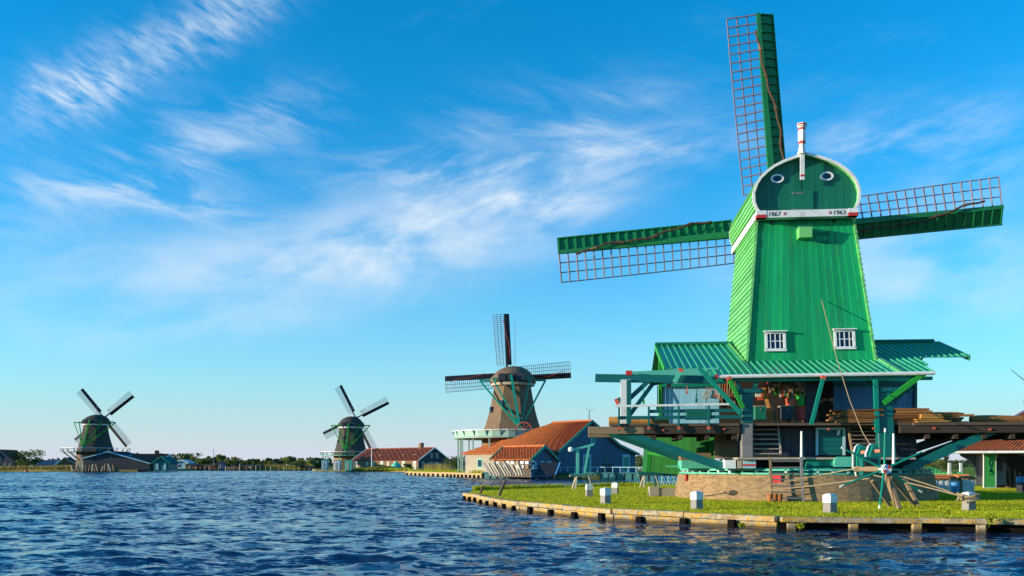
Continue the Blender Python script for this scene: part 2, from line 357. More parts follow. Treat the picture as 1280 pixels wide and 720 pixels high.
# ---------------------------------------------------------------- water
QL = [(4.9, 24.6), (6.9, 22.7), (10.3, 22.2), (26, 19.6)]
def wave_height(X, Y):
    g = np.random.default_rng(3); Hh = np.zeros_like(X)
    for i in range(56):
        lam = .36 * (2.0 / .36) ** g.random(); k = 2 * math.pi / lam
        th = R(-76) + g.normal() * .5; ph = g.random() * 6.283
        a = .0060 * lam ** .58
        cx, cy = math.cos(th), math.sin(th)
        arg = k * (X * cx + Y * cy) + ph + .9 * np.sin(.35 * (X * cy - Y * cx) + ph * 3) + .6 * np.sin(.22 * (X * cx + Y * cy) + ph)
        s_ = np.sin(arg); Hh += a * (.66 * s_ + .34 * (2 * ((s_ + 1) / 2) ** 2.4 - .85))
    Hh *= .8 + .3 * np.sin(X * .11 + Y * .07 + 1) * np.sin(Y * .19 - X * .05)
    lee = np.full_like(X, 1e9)
    for a_, b_ in zip(QL, QL[1:]):
        ax, ay, bx_, by_ = *a_, *b_; t_ = np.clip(((X - ax) * (bx_ - ax) + (Y - ay) * (by_ - ay)) / ((bx_ - ax) ** 2 + (by_ - ay) ** 2), 0, 1)
        lee = np.minimum(lee, np.hypot(X - ax - t_ * (bx_ - ax), Y - ay - t_ * (by_ - ay)))
    return Hh * np.clip(lee / 9, .35, 1)         # calmer water close under the quay
def make_water():
    cos, qs, n0 = [], [], 0
    for x0, x1, y0, y1, st in ((-28, 20, 9, 45, .1), (-66, 12, 45, 110, .2), (-160, 24, 110, 262, .4)):
        nx, ny = int(round((x1 - x0) / st)) + 1, int(round((y1 - y0) / st)) + 1
        X, Y = np.meshgrid(np.linspace(x0, x1, nx), np.linspace(y0, y1, ny)); Hh = wave_height(X, Y)
        e = np.minimum(X - x0, x1 - X)
        if y0 == 9: e = np.minimum(e, Y - y0)
        if y1 > 200: e = np.minimum(e, y1 - Y)
        Hh *= np.clip(e / 3.0, 0, 1)
        idx = np.arange(nx * ny).reshape(ny, nx) + n0; n0 += nx * ny
        q = np.stack([idx[:-1, :-1], idx[:-1, 1:], idx[1:, 1:], idx[1:, :-1]], -1)
        qs.append(q[~((X[:-1, :-1] > 9) & (Y[:-1, :-1] > 26.5))]); cos.append(np.stack([X, Y, Hh], -1).reshape(-1, 3))
    B = 3500; ex, fq = [], []
    for (a, b, c, d) in ((-B, B, -60, 9), (-B, -28, 9, 45), (20, B, 9, 45), (-B, -66, 45, 110), (12, B, 45, 110), (-B, -160, 110, 262), (24, B, 110, 262), (-B, B, 262, B)):
        n = n0 + len(ex); ex += [(a, c, 0), (b, c, 0), (b, d, 0), (a, d, 0)]; fq.append((n, n + 1, n + 2, n + 3))
    co = np.concatenate(cos + [np.array(ex, float)]); q = np.concatenate([*qs, np.array(fq)])
    me = bpy.data.meshes.new('water'); me.vertices.add(len(co)); me.vertices.foreach_set('co', co.astype(np.float32).ravel())
    me.loops.add(q.size); me.loops.foreach_set('vertex_index', q.ravel().astype(np.int32))
    me.polygons.add(len(q)); me.polygons.foreach_set('loop_start', np.arange(0, q.size, 4, dtype=np.int32))
    me.polygons.foreach_set('use_smooth', np.ones(len(q), bool))
    me.update(calc_edges=True); me.validate()
    me.materials.append(mat['water'])
    o = bpy.data.objects.new('water', me); COL.objects.link(o); tag(o, kind='structure')
make_water()

# ---------------------------------------------------------------- land
LAND = .30
def on_land(px, py): Y = (CAM_H - LAND) * FPX / (py - HORIZON); return Vector(((px - 640) * Y / FPX, Y, LAND))
front = [on_land(*p) for p in ((584, 616.5), (618, 623), (654, 628.7), (710, 633.4), (771, 638), (860, 642), (974, 647), (1149, 648.5), (1280, 651))]
front += [Vector((17, 20.6, LAND)), Vector((26, 19.6, LAND)), Vector((60, 18, LAND))]
back = [on_land(*p) for p in ((592, 613), (610, 611.5), (650, 610.5), (720, 608.5), (780, 607), (850, 604.5))]
island = front + [Vector(p) for p in ((3000, 10, LAND), (3200, 3200, LAND), (700, 3200, LAND), (64, 300, LAND), (32, 150, LAND), (16, 78, LAND))] + back[::-1]
mb = MB(); mb.prism([p.copy() for p in island], (0, 0, -1.2))
mk('ground', mb, mat['turf'], kind='structure')
bank_px = [(-1500, 245), (0, 240), (60, 236), (172, 234), (187, 262), (250, 300), (390, 300), (398, 246), (470, 240), (505, 225), (509, 150), (560, 128), (605, 113), (700, 106), (850, 101.5), (905, 101)]
bank = [Vector(((px - 640) * Y / FPX, Y, .55)) for px, Y in bank_px]
bank = [Vector((-3200, 250, .55))] + bank + [Vector((70, 320, .55)), Vector((690, 3200, .55)), Vector((-3200, 3200, .55))]
mb = MB(); mb.prism(bank, (0, 0, -1.6)); mk('far_bank', mb, mat['meadow'], kind='structure')

# grass blades over the lawn (one uncountable mass)
def in_poly(px, py, poly):
    ins = np.zeros(len(px), bool); n = len(poly)
    for i in range(n):
        x1, y1, x2, y2 = poly[i][0], poly[i][1], poly[i - 1][0], poly[i - 1][1]
        c = ((y1 > py) != (y2 > py)) & (px < (x2 - x1) * (py - y1) / (y2 - y1 + 1e-12) + x1); ins ^= c
    return ins
MILL = Vector((12.34, 37.6, 0)); MROT = R(-5); RING_R = 5.24
def blades(name, pts, h0, h1, w, m, label, cat, lean=.5, seed=1):
    g = np.random.default_rng(seed); n = len(pts); a = g.random(n) * 6.283; h = h0 + (h1 - h0) * g.random(n) ** (3.5 if h1 < .16 else 1.5)
    ww = w * (.6 + .8 * g.random(n)); d = np.stack([np.cos(a), np.sin(a), np.zeros(n)], 1) * ww[:, None] / 2
    b = g.random(n) * 6.283; l = g.random(n) * lean * h
    tip = pts + np.stack([np.cos(b) * l, np.sin(b) * l, h], 1)
    co = np.stack([pts - d, pts + d, tip], 1).reshape(-1, 3)
    me = bpy.data.meshes.new(name); me.vertices.add(3 * n); me.vertices.foreach_set('co', co.astype(np.float32).ravel())
    me.loops.add(3 * n); me.loops.foreach_set('vertex_index', np.arange(3 * n, dtype=np.int32))
    me.polygons.add(n); me.polygons.foreach_set('loop_start', np.arange(0, 3 * n, 3, dtype=np.int32)); me.update(calc_edges=True)
    me.materials.append(m); o = bpy.data.objects.new(name, me); COL.objects.link(o); tag(o, label, cat, kind='stuff'); return o
g = np.random.default_rng(11)
cand = np.stack([g.uniform(-4, 30, 900000), 19 + 45 * g.random(900000) ** 1.7], 1)
vis = (np.abs(cand[:, 0] / cand[:, 1] - .0) < .63) & in_poly(cand[:, 0], cand[:, 1], island) & (np.hypot(cand[:, 0] - MILL.x, cand[:, 1] - MILL.y) > RING_R)
patch = np.sin(cand[:, 0] * 1.7 + 2 * np.sin(cand[:, 1] * .6)) * np.sin(cand[:, 1] * 1.3 + cand[:, 0] * .4)
vis &= g.random(len(cand)) < .75 + .25 * patch
cand = cand[vis][:330000]
pts = np.concatenate([cand, np.full((len(cand), 1), LAND - .01)], 1)
blades('lawn_grass', pts, .03, .09, .022, mat['grass_blade'], 'short sunlit green grass covering the lawn round the mill', 'grass')
# taller tufts along the back shore
pts = []
for a, b in zip(back, back[1:]):
    for _ in range(1500):
        t = rnd.random(); q = a.lerp(b, t); s = rnd.gauss(0, .35) ; k = .5 + .5 * math.sin(q.x * 2.3) * math.sin(q.x * .9 + 2)
        if rnd.random() < .25 + .75 * k: pts.append((q.x, q.y - abs(s), LAND - .02))
blades('shore_grass', np.array(pts), .10, .34, .05, mat['grass_blade'], 'rough taller grass fringing the back shore of the lawn', 'grass', .6, 5)

# ---------------------------------------------------------------- quay edge
quay = empty('quay_wall', front[0], 'low yellow-lichened timber quay edging the lawn along the water', 'quay')
q0 = front[0]
def quay_pts(step):
    out = []; acc = 0.0; nxt = .35
    for a, b in zip(front, front[1:]):
        L_ = (b - a).length
        while nxt <= acc + L_:
            t = (nxt - acc) / L_; out.append((a.lerp(b, t), (b - a).normalized())); nxt += step
        acc += L_
        if a.x > 30: break
    return out
for a, b in zip(front[:-1], front[1:]):
    d = (b - a).normalized(); n_ = Vector((d.y, -d.x, 0)); right = a.x > 6.5
    a_, b_ = a - q0, b - q0
    L_ = (b - a).length; k = max(1, int(round(L_ / 2.4)))
    if a.x > 20: k = 3
    for i in range(k):
        s, e = a_.lerp(b_, i / k), a_.lerp(b_, (i + 1) / k) - d * .012
        j = rnd.uniform(-.025, .02)
        mb = MB(); o_ = n_ * ((.22 if right else .06) + rnd.uniform(-.015, .015)) + Vector((0, 0, -.03 + j)); mb.beam(s + o_, e + o_ + Vector((0, 0, rnd.uniform(-.012, .012))), .38 if right else .32, .13 if right else .15); mk('cap_beam', mb, mat['quay'], quay, bevel=.02)
        for r, (zt, zb) in enumerate(((-.115, -.25), (-.26, -.62))):
            mb = MB(); o_ = n_ * ((.045 if right else .10) + rnd.uniform(-.012, .012)) + Vector((0, 0, (zt + zb) / 2)); mb.beam(s + o_, e + o_, .07, zt - zb)
            mk('wall_board', mb, mat['shade_timber'] if right else mat['quay'], quay)  # shade under the right cap is put in as black boards
for p, d in quay_pts(1.5):
    if p.x > 24: break
    n_ = Vector((d.y, -d.x, 0)); right = p.x > 6.6
    c = p - q0 + n_ * (.33 if right else .18); j = rnd.uniform(-.03, .03)
    mb = MB(); mb.box((c.x, c.y, -.45 + j), (.21, .17, .68), math.atan2(d.y, d.x) + rnd.uniform(-.06, .06), rnd.uniform(-.02, .02))
    mk('pile', mb, mat['quay'] if right else mat['shade_timber'], quay, bevel=.012)

# ---------------------------------------------------------------- the green sawmill
cM, sM = math.cos(-MROT), math.sin(-MROT)
def L(px, py, ly):                               # a pixel and a depth plane of the mill -> mill coordinates
    k = (px - 640) / FPX
    lx = (k * (MILL.y + ly * cM) - MILL.x - ly * sM) / (cM + k * sM)
    return Vector((lx, ly, CAM_H + (HORIZON - py) * (MILL.y - lx * sM + ly * cM) / FPX))
def mill_world(p): return Vector((MILL.x + p[0] * cM + p[1] * sM, MILL.y - p[0] * sM + p[1] * cM, p[2]))
mill = empty('green_sawmill', MILL, 'tall green timber sawmill with four lattice sails on round brick base', 'windmill', rz=MROT)
def part(name, mb, m, parent=None, **k): return mk(name, mb, mat[m], parent or mill, **k)

def make_sail(parent, hub, ang, Rr, board_mat, bar_mat, lat_w=1.5, board_w=.72, r0=.19, n=21, fine=True, rope=None, nrm=1.0, lean=R(6)):
    hub = Vector(hub); u = Vector((math.cos(ang), 0, math.sin(ang))); v = Vector((-math.sin(ang), 0, math.cos(ang))); w = Vector((0, nrm, 0))
    spar = MB(); spar.beam(hub, hub + u * Rr, .34, .34, up=v, w2=.16, h2=.17)
    sail = mk('sail', spar, board_mat, parent)
    tw = lambda t: R(24 - 21 * t)
    ra, rb = r0 * Rr, .995 * Rr
    lat = MB()
    def cross(t): return v * math.cos(tw(t)) + w * math.sin(tw(t))
    b = MB()
    N = n + 2
    for i in range(n):
        t = i / (n - 1); c = hub + u * (ra + (rb - ra) * t); d = cross(t)
        wd = lat_w * (.94 + .06 * t)
        m_ = MB() if fine else lat
        m_.beam(c, c + d * wd, .05 if fine else .06, .055 if fine else .06)
        if fine: mk('cross_bar', m_, bar_mat, sail)
    for f in (.36, .68, 1.0):
        m_ = MB() if fine else lat
        ps = [hub + u * (ra + (rb - ra) * t) + cross(t) * (lat_w * (.94 + .06 * t) * (f - .01)) + w * .045 * (1 if fine else 0) for t in (0, .25, .5, .75, 1)]
        for p, q in zip(ps, ps[1:]): m_.beam(p, q, .045 if fine else .07, .045 if fine else .07)
        if fine: mk('long_bar', m_, bar_mat, sail)
    if not fine: mk('lattice', lat, bar_mat, sail, kind='stuff')
    # wind boards on the leading side, ribs on the camera side
    m_ = MB(); e0, e1 = hub + u * ra, hub + u * (Rr * 1.0)
    mid = -v * (board_w / 2 + .06)
    bt = w * (.42 * board_w / 2); m_.beam(e0 + mid + bt, e1 + mid + bt, .035, board_w, up=(v - w * .42).normalized()); mk('wind_board', m_, board_mat, sail)
    if fine:
        m_ = MB(); o_ = -v * (board_w + .04) + w * (.42 * board_w - .05); m_.beam(e0 + o_, e1 + o_, .16, .05, up=v); mk('board_edge', m_, board_mat, sail)
        for i in range(n):
            t = i / (n - 1); c = hub + u * (ra + .05 + (rb - ra - .08) * t) - w * .07
            m_ = MB(); m_.beam(c - v * .08, c - v * (board_w + .03) + w * .42 * board_w, .05, .10, up=w); mk('board_rib', m_, board_mat, sail)
    if rope:
        pts = []
        for t in range(0, 21):
            s = t / 20; c = hub + u * (ra + (rb - ra) * (.12 + .78 * s)) - w * .22
            off = -board_w * .95 * (1 - s) ** 1.3 + .30 * max(0, s - .72) / .28 + .10 * math.sin(s * 9 + ang) + .04 * math.sin(s * 31 + ang * 2)
            pts.append(c + v * off)
        m_ = MB(); m_.path(pts, .05 if fine else .045, 6)
        for kk in (3, 8, 13, 17): m_.tube(pts[kk], pts[kk + 1], .085 if fine else .05, .06 if fine else .05, 7); mk('rolled_sailcloth', m_, rope, sail)
    return sail

# sails: two stocks crossing on the far side of the cap
HUB = Vector((.06, 5.35, 13.12))
for ang in (4.6, 94.6, 184.6, 274.6):
    make_sail(mill, HUB, R(ang), 10.65, mat['sail_green'], mat['lattice'], rope=mat['sailcloth'], n=21)
mb = MB(); mb.tube(HUB + Vector((0, .35, 0)), HUB + Vector((0, -1.2, .05)), .36, .3, 12); mb.box(HUB, (.75, .6, .75), ry=R(-4.6)); part('wind_shaft', mb, 'black')

# tower
zb, zt = 5.75, 12.02
def tx(z): t = (z - 5.92) / (12.0 - 5.92); return 2.565 + (1.97 - 2.565) * t      # half width
def tyf(z): t = (z - 5.92) / (12.0 - 5.92); return -1.65 + 1.0 * t               # front plane
def tyb(z): t = (z - 5.92) / (12.0 - 5.92); return 4.38 - .1 * t
mb = MB(); mb.hexa([(-tx(zb) + .06, tyf(zb) + .06, zb), (tx(zb) - .06, tyf(zb) + .06, zb), (tx(zb) - .06, tyb(zb) - .06, zb), (-tx(zb) + .06, tyb(zb) - .06, zb),
                    (-tx(zt) + .06, tyf(zt) + .06, zt), (tx(zt) - .06, tyf(zt) + .06, zt), (tx(zt) - .06, tyb(zt) - .06, zt), (-tx(zt) + .06, tyb(zt) - .06, zt)])
tower = part('tower_core', mb, 'cap_green')
NB = 15
for i in range(NB):
    f0, f1 = -1 + 2 * i / NB, -1 + 2 * (i + 1) / NB + .004
    q = .036 + rnd.uniform(-.006, .012); p = .012
    def pt(f, z, o): return (f * tx(z), tyf(z) - o, z)
    mb = MB(); mb.hexa([pt(f0, zb, q), pt(f1, zb, p), (f1 * tx(zb), tyf(zb) + .07, zb), (f0 * tx(zb), tyf(zb) + .07, zb),
                        pt(f0, zt, q), pt(f1, zt, p), (f1 * tx(zt), tyf(zt) + .07, zt), (f0 * tx(zt), tyf(zt) + .07, zt)])
    part('front_board', mb, 'green')
NS = 27
for sgn in (-1, 1):
    for i in range(NS):
        z0 = zb + (zt - zb) * i / NS; z1 = zb + (zt - zb) * (i + 1) / NS + .02
        o0, o1 = .075, .015
        A = lambda z, o, y: (sgn * (tx(z) + o), y, z)
        fy = .11 + rnd.uniform(-.01, .015)
        mb = MB(); mb.hexa([A(z0, o0, tyf(z0) - fy), A(z0, -.05, tyf(z0) - fy), A(z0, -.05, tyb(z0) + .03), A(z0, o0, tyb(z0) + .03),
                            A(z1, o1, tyf(z1) - fy), A(z1, -.05, tyf(z1) - fy), A(z1, -.05, tyb(z1) + .03), A(z1, o1, tyb(z1) + .03)])
        part('side_board', mb, 'green_sunlit')
mb = MB(); mb.hexa([(-tx(zb), tyb(zb) - .03, zb), (tx(zb), tyb(zb) - .03, zb), (tx(zb), tyb(zb) + .02, zb), (-tx(zb), tyb(zb) + .02, zb), (-tx(zt), tyb(zt) - .03, zt), (tx(zt), tyb(zt) - .03, zt), (tx(zt), tyb(zt) + .02, zt), (-tx(zt), tyb(zt) + .02, zt)])
part('rear_wall', mb, 'green')

# cap: horseshoe section swept back
half = [(0, 14.6), (.45, 14.47), (.93, 14.3), (1.3, 14.12), (1.6, 13.9), (1.85, 13.66), (2.02, 13.4), (2.15, 13.02), (2.13, 12.62), (2.03, 12.36), (1.88, 12.14)]
CX = -.03; CF, CB = -1.05, 5.0
dense = []
for (xa, za), (xb, zb_) in zip(half, half[1:]):
    for k in range(2): dense.append((xa + (xb - xa) * k / 2, za + (zb_ - za) * k / 2))
dense.append(half[-1])
for sgn in (-1, 1):
    for (xa, za), (xb, zb_) in zip(dense, dense[1:]):
        nx_, nz_ = (za - zb_), (xb - xa); l_ = math.hypot(nx_, nz_); nx_, nz_ = nx_ / l_, nz_ / l_
        poly = [(CX + sgn * (xa + nx_ * .02), CF, za + nz_ * .02), (CX + sgn * (xb + nx_ * .065), CF, zb_ + nz_ * .065), (CX + sgn * (xb - nx_ * .05), CF, zb_ - nz_ * .05), (CX + sgn * (xa - nx_ * .05), CF, za - nz_ * .05)]
        mb = MB(); mb.prism(poly, (0, CB - CF, 0)); part('cap_board', mb, 'green_sunlit')
    # white barge trim along the front edge of the cap and at its rear
    for y0, y1, nm in ((CF - .07, CF - .005, 'cap_trim'), (CB + .005, CB + .06, 'cap_trim')):
        mb = MB()
        for (xa, za), (xb, zb_) in zip(half, half[1:]):
            nx_, nz_ = (za - zb_), (xb - xa); l_ = math.hypot(nx_, nz_); nx_, nz_ = nx_ / l_, nz_ / l_
            mb.prism([(CX + sgn * (xa + nx_ * .05), y0, za + nz_ * .05), (CX + sgn * (xb + nx_ * .05), y0, zb_ + nz_ * .05), (CX + sgn * (xb - nx_ * .06), y0, zb_ - nz_ * .06), (CX + sgn * (xa - nx_ * .06), y0, za - nz_ * .06)], (0, y1 - y0, 0))
        part(nm, mb, 'white')
def cap_top(x):
    x = abs(x)
    for (xa, za), (xb, zb_) in zip(half, half[1:8]):
        if xa <= x <= xb: return za + (zb_ - za) * (x - xa) / (xb - xa)
    return 12.7
def cap_bot(x):
    x = abs(x); return 12.12 if x < 1.88 else 12.12 + (x - 1.88) * 1.9
CFY = CF + .22                                   # the front boards sit back inside the trim
for i in range(15):
    xa, xb = -2.13 + 4.26 * i / 15, -2.13 + 4.26 * (i + 1) / 15 - .008
    y = CFY - rnd.uniform(0, .02)
    pa, pb = [(xa, cap_bot(xa)), (xb, cap_bot(xb))], [(xb, cap_top(xb) - .04), (xa, cap_top(xa) - .04)]
    mid_ = (xa + xb) / 2
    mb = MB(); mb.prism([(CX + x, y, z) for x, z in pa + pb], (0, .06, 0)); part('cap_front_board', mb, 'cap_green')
mb = MB(); mb.prism([(CX + s * x, CB - .1, z) for s, hh in ((-1, half), (1, half[::-1])) for x, z in hh][:-1], (0, .08, 0)); part('cap_rear_wall', mb, 'cap_green')
for sgn, c in ((-1, L(971, 224, CFY)), (1, L(1033, 221, CFY))):
    ring = MB(); pane = MB(); n = 20; y = CFY - .03
    o_, i_ = [(c.x + .27 * math.cos(6.2832 * k / n), c.z + .19 * math.sin(6.2832 * k / n)) for k in range(n)], [(c.x + .19 * math.cos(6.2832 * k / n), c.z + .125 * math.sin(6.2832 * k / n)) for k in range(n)]
    for k in range(n):
        j = (k + 1) % n
        ring.prism([(o_[k][0], y, o_[k][1]), (o_[j][0], y, o_[j][1]), (i_[j][0], y, i_[j][1]), (i_[k][0], y, i_[k][1])], (0, -.07, 0))
    r = part('oval_window', ring, 'white')
    pane.prism([(x, y - .015, z) for x, z in i_], (0, -.02, 0)); part('pane', pane, 'glass', r)
# central white strip and finial
c = L(1002, 200, CF)
mb = MB(); mb.span(c.x - .085, c.x + .085, CF - .15, CF - .075, L(1002, 226, CF).z, 14.62); st = part('centre_strip', mb, 'white')
mb = MB(); mb.span(c.x - .087, c.x + .087, CF - .157, CF - .152, L(1002, 222, CF).z, L(1002, 219.5, CF).z); part('red_band', mb, 'red', st)
mb = MB(); mb.lathe([(0, 0), (.2, 0), (.15, .15), (.11, .35), (.13, .5), (.16, .56), (.16, .95), (.14, 1.0), (.14, 1.12), (.2, 1.16), (.2, 1.28), (0, 1.3)], (c.x, CF - .05, 14.55), 8); fin = part('finial', mb, 'white')
for z0, z1, r in ((.44, .52, .15), (1.02, 1.09, .155), (1.2, 1.25, .21)):
    mb = MB(); mb.lathe([(0, z0), (r, z0), (r, z1), (0, z1)], (c.x, CF - .05, 14.55), 8); part('red_band', mb, 'red', fin)
# cap door with hinges
dl, dr, dtp, db = L(991, 241, CFY), L(1016, 241, CFY), L(991, 239, CFY).z, L(991, 266, CFY).z
mb = MB(); mb.span(dl.x, dr.x, CFY - .075, CFY - .025, db, dtp); door = part('cap_door', mb, 'cap_green')
for z in (dtp - .12, db + .1):
    mb = MB(); mb.span(dl.x, dl.x + .42, CFY - .092, CFY - .077, z - .02, z + .02); mb.box((dl.x - .02, CFY - .09, z), (.06, .03, .07)); part('hinge', mb, 'greywood', door)
# white name beam with the years
bl, br_ = L(943, 272, CF - .12), L(1067, 268, CF - .12)
mb = MB(); mb.span(-2.06, 2.0, CF - .18, CF + .2, 11.93, 12.22); beam_ = part('name_beam', mb, 'white')
for x0, x1 in ((-2.075, -1.68), (1.62, 2.015)):
    mb = MB(); mb.span(x0, x1, CF - .195, CF + .21, 11.92, 12.23); part('beam_end', mb, 'white', beam_)
    mb = MB(); mb.span(x0 - .006, x1 + .006, CF - .201, CF + .1, 11.92, 12.06); part('red_band', mb, 'red', beam_)
def lettering(txt, size, mtl, parent, loc, rot=(R(90), 0, 0), name='lettering', ext=.004):
    cu = bpy.data.curves.new(name, 'FONT'); cu.body = txt; cu.size = size; cu.extrude = ext; cu.align_x = 'LEFT'
    t = bpy.data.objects.new('tmp', cu); COL.objects.link(t)
    me = bpy.data.meshes.new_from_object(t.evaluated_get(bpy.context.evaluated_depsgraph_get())); bpy.data.objects.remove(t)
    me.materials.clear(); me.materials.append(mtl); o = bpy.data.objects.new(name, me); COL.objects.link(o); o.parent = parent; o.location = loc; o.rotation_euler = rot; return o
lettering('1867', .26, mat['black'], beam_, (-1.62, CF - .185, 11.985)); lettering('1963', .26, mat['black'], beam_, (1.0, CF - .185, 11.985))
for x in (-.95, .88):
    mb = MB()
    for k in range(5): a = k * 1.2566 + .3; mb.beam((x, CF - .184, 12.08), (x + .075 * math.cos(a), CF - .184, 12.08 + .075 * math.sin(a)), .012, .03, up=(0, 1, 0))
    part('red_star', mb, 'red', beam_)
for sgn in (-1, 1):                              # white sill under the cap sides
    mb = MB(); mb.span(sgn * 2.0 - .09 + CX, sgn * 2.0 + .13 * 1 + CX - (.04 if sgn > 0 else 0), CF + .22, CB, 11.9, 12.2); part('cap_sill', mb, 'white')
# tower windows
for (x0, x1, y0, y1) in ((956.5, 980.5, 415.5, 438), (1042.5, 1067, 413, 435.5)):
    yy = tyf(L(970, y0, -1.5).z) ; a, b = L(x0, y1, yy - .06), L(x1, y0, yy - .06); zc = (a.z + b.z) / 2
    F_ = lambda z: tyf(z) - .06
    def slab(xa, xb, za, zb__, t0, t1, nm, m, par=None):
        mb = MB(); mb.hexa([(xa, F_(za) - t1, za), (xb, F_(za) - t1, za), (xb, F_(za) - t0, za), (xa, F_(za) - t0, za), (xa, F_(zb__) - t1, zb__), (xb, F_(zb__) - t1, zb__), (xb, F_(zb__) - t0, zb__), (xa, F_(zb__) - t0, zb__)])
        return part(nm, mb, m, par)
    wn = slab(a.x, b.x, a.z, b.z, -.02, .02, 'window', 'glass')
    for xa, xb, za, zb__ in ((a.x - .03, a.x + .07, a.z, b.z), (b.x - .07, b.x + .03, a.z, b.z), (a.x - .05, b.x + .05, a.z - .06, a.z + .05), (a.x - .03, b.x + .03, b.z - .06, b.z + .02)): slab(xa, xb, za, zb__, .0, .075, 'window_frame', 'white', wn)
    for k in (1, 2, 3): xm = a.x + (b.x - a.x) * k / 4; slab(xm - .018, xm + .018, a.z + .05, b.z - .06, .0, .045, 'glazing_bar', 'white', wn)
    slab(a.x + .07, b.x - .07, zc - .015, zc + .015, .0, .04, 'glazing_bar', 'white', wn)
    slab(a.x - .08, b.x + .08, b.z + .022, b.z + .06, .0, .2, 'window_hood', 'white', wn)
# hatch box, bracket and two holes below the cap
a, b = L(997, 299, -.95), L(1013, 285, -.95)
mb = MB(); mb.span(a.x, b.x, -1.25, -.7, a.z, b.z); hb = part('hatch_box', mb, 'green_sunlit'); mb = MB(); mb.span(a.x - .04, b.x + .04, -1.29, -.7, b.z + .003, b.z + .04); part('box_lid', mb, 'cap_green', hb)
for y_ in (291, 302):
    a, b = L(1017, y_, -.95), L(1035, y_, -.95); mb = MB(); mb.beam((a.x, -.98, a.z), (b.x, -.98, a.z), .05, .04); mb.box((b.x, -.92, a.z), (.05, .2, .09)); part('iron_bracket', mb, 'cap_green')
for px, py in ((964.5, 279), (1043, 276)):
    a = L(px, py, tyf(11.85) - .06); mb = MB(); mb.box((a.x, tyf(a.z) - .055, a.z), (.11, .03, .12)); part('peg_hole', mb, 'black')

# ---- roofs: one slope falling to the front gutter, ridge at ly = 2.2
def rz_(y): return 5.07 + (y + 4.3) * .318
RIDGE = 2.2
def roof_strip(x0, x1, yt, ye, nm='roof_panel', par=None, m='roof'):
    """a metal pan with a standing rib on its right edge, from depth yt (top) to ye (eave)"""
    mb = MB(); w = x1 - x0; r = .055
    prof = [(x0, 0), (x1 - r, 0), (x1 - r * .8, .055), (x1 - r * .2, .055), (x1, 0)]
    vs_ = [(x, y, rz_(y) + h) for y in (ye, yt) for x, h in prof] + [(x, y, rz_(y) - .03) for y in (ye, yt) for x, h in ((x0, 0), (x1, 0))]
    fs = [(i, i + 1, 6 + i - 1 + 0, 5 + i) for i in range(4)]
    fs = [(i, i + 1, 5 + i + 1, 5 + i) for i in range(4)] + [(10, 11, 13, 12), (0, 10, 11, 4, 3, 2, 1), (5, 6, 7, 8, 9, 13, 12), (0, 5, 12, 10), (4, 11, 13, 9)]
    mb.add(vs_, fs); part(nm, mb, m, par)
LWL, RWR = -5.95, 6.2
front_roof = MB(); front_roof.span(-4.15, 3.85, -4.22, -4.12, 4.86, 4.99); porch = part('roof_plate', front_roof, 'teal')
def left_eave(x): 
    if x < -4.75: return -2.85
    if x > -4.15: return -4.32
    t = (x + 4.75) / .6; return -2.85 - 1.47 * t * t * (3 - 2 * t)
def right_eave(x):
    if x > 4.5: return -1.1
    if x < 3.75: return -4.32
    t = (4.5 - x) / .75; return -1.1 - 3.22 * t * t * (3 - 2 * t)
st_ = .265
x = LWL
while x < -2.72: roof_strip(x, min(x + st_, -2.66), RIDGE, left_eave(x + st_ / 2), par=porch); x += st_
x = -2.66
while x < 2.66: roof_strip(x, min(x + st_, 2.68), tyf(5.95) - .02, -4.32, par=porch); x += st_
x = 2.68
while x < RWR: roof_strip(x, x + st_, RIDGE, right_eave(x + st_ / 2), par=porch); x += st_
for sgn, x0, x1 in ((-1, LWL - .05, -2.5), (1, 2.5, RWR + .1)):
    mb = MB(); mb.prism([(x0, RIDGE, rz_(RIDGE) - .02), (x1, RIDGE, rz_(RIDGE) - .02), (x1, 5.2, 5.9), (x0, 5.2, 5.9)], (0, 0, -.05)); part('rear_roof_slope', mb, 'roof', porch)
    mb = MB(); mb.tube((x0, RIDGE, rz_(RIDGE) + .05), (x1, RIDGE, rz_(RIDGE) + .05), .1, n=8); part('ridge_cap', mb, 'cap_green', porch)
for xe, ye, m in ((LWL - .04, -2.85, 'bright_green'), (RWR + .27, -1.1, 'roof')):    # barge boards of the wings
    mb = MB(); mb.beam((xe, RIDGE, rz_(RIDGE) - .05), (xe, ye, rz_(ye) - .05), .06, .22); part('barge_board', mb, m, porch)
mb = MB(); mb.beam((LWL + .02, RIDGE, rz_(RIDGE) - .12), (LWL + .02, -2.8, rz_(-2.8) - .12), .06, .16); part('barge_board', mb, 'white', porch)
mb = MB(); mb.beam((-2.68, 2.1, rz_(2.1) + .06), (-2.68, -1.7, rz_(-1.7) + .06), .1, .06); part('flashing', mb, 'green_sunlit', porch)
mb = MB(); mb.beam((2.72, 2.1, rz_(2.1) + .06), (2.72, -4.3, rz_(-4.3) + .06), .16, .07); part('flashing', mb, 'green_sunlit', porch)
mb = MB(); mb.tube(L(894, 471, -4.42), L(1168, 466.3, -4.42), .075, n=8); part('gutter', mb, 'white', porch)
for px in (895.5, ): mb = MB(); mb.box(L(px, 471, -4.42), (.1, .17, .17)); part('gutter_end', mb, 'red', porch)

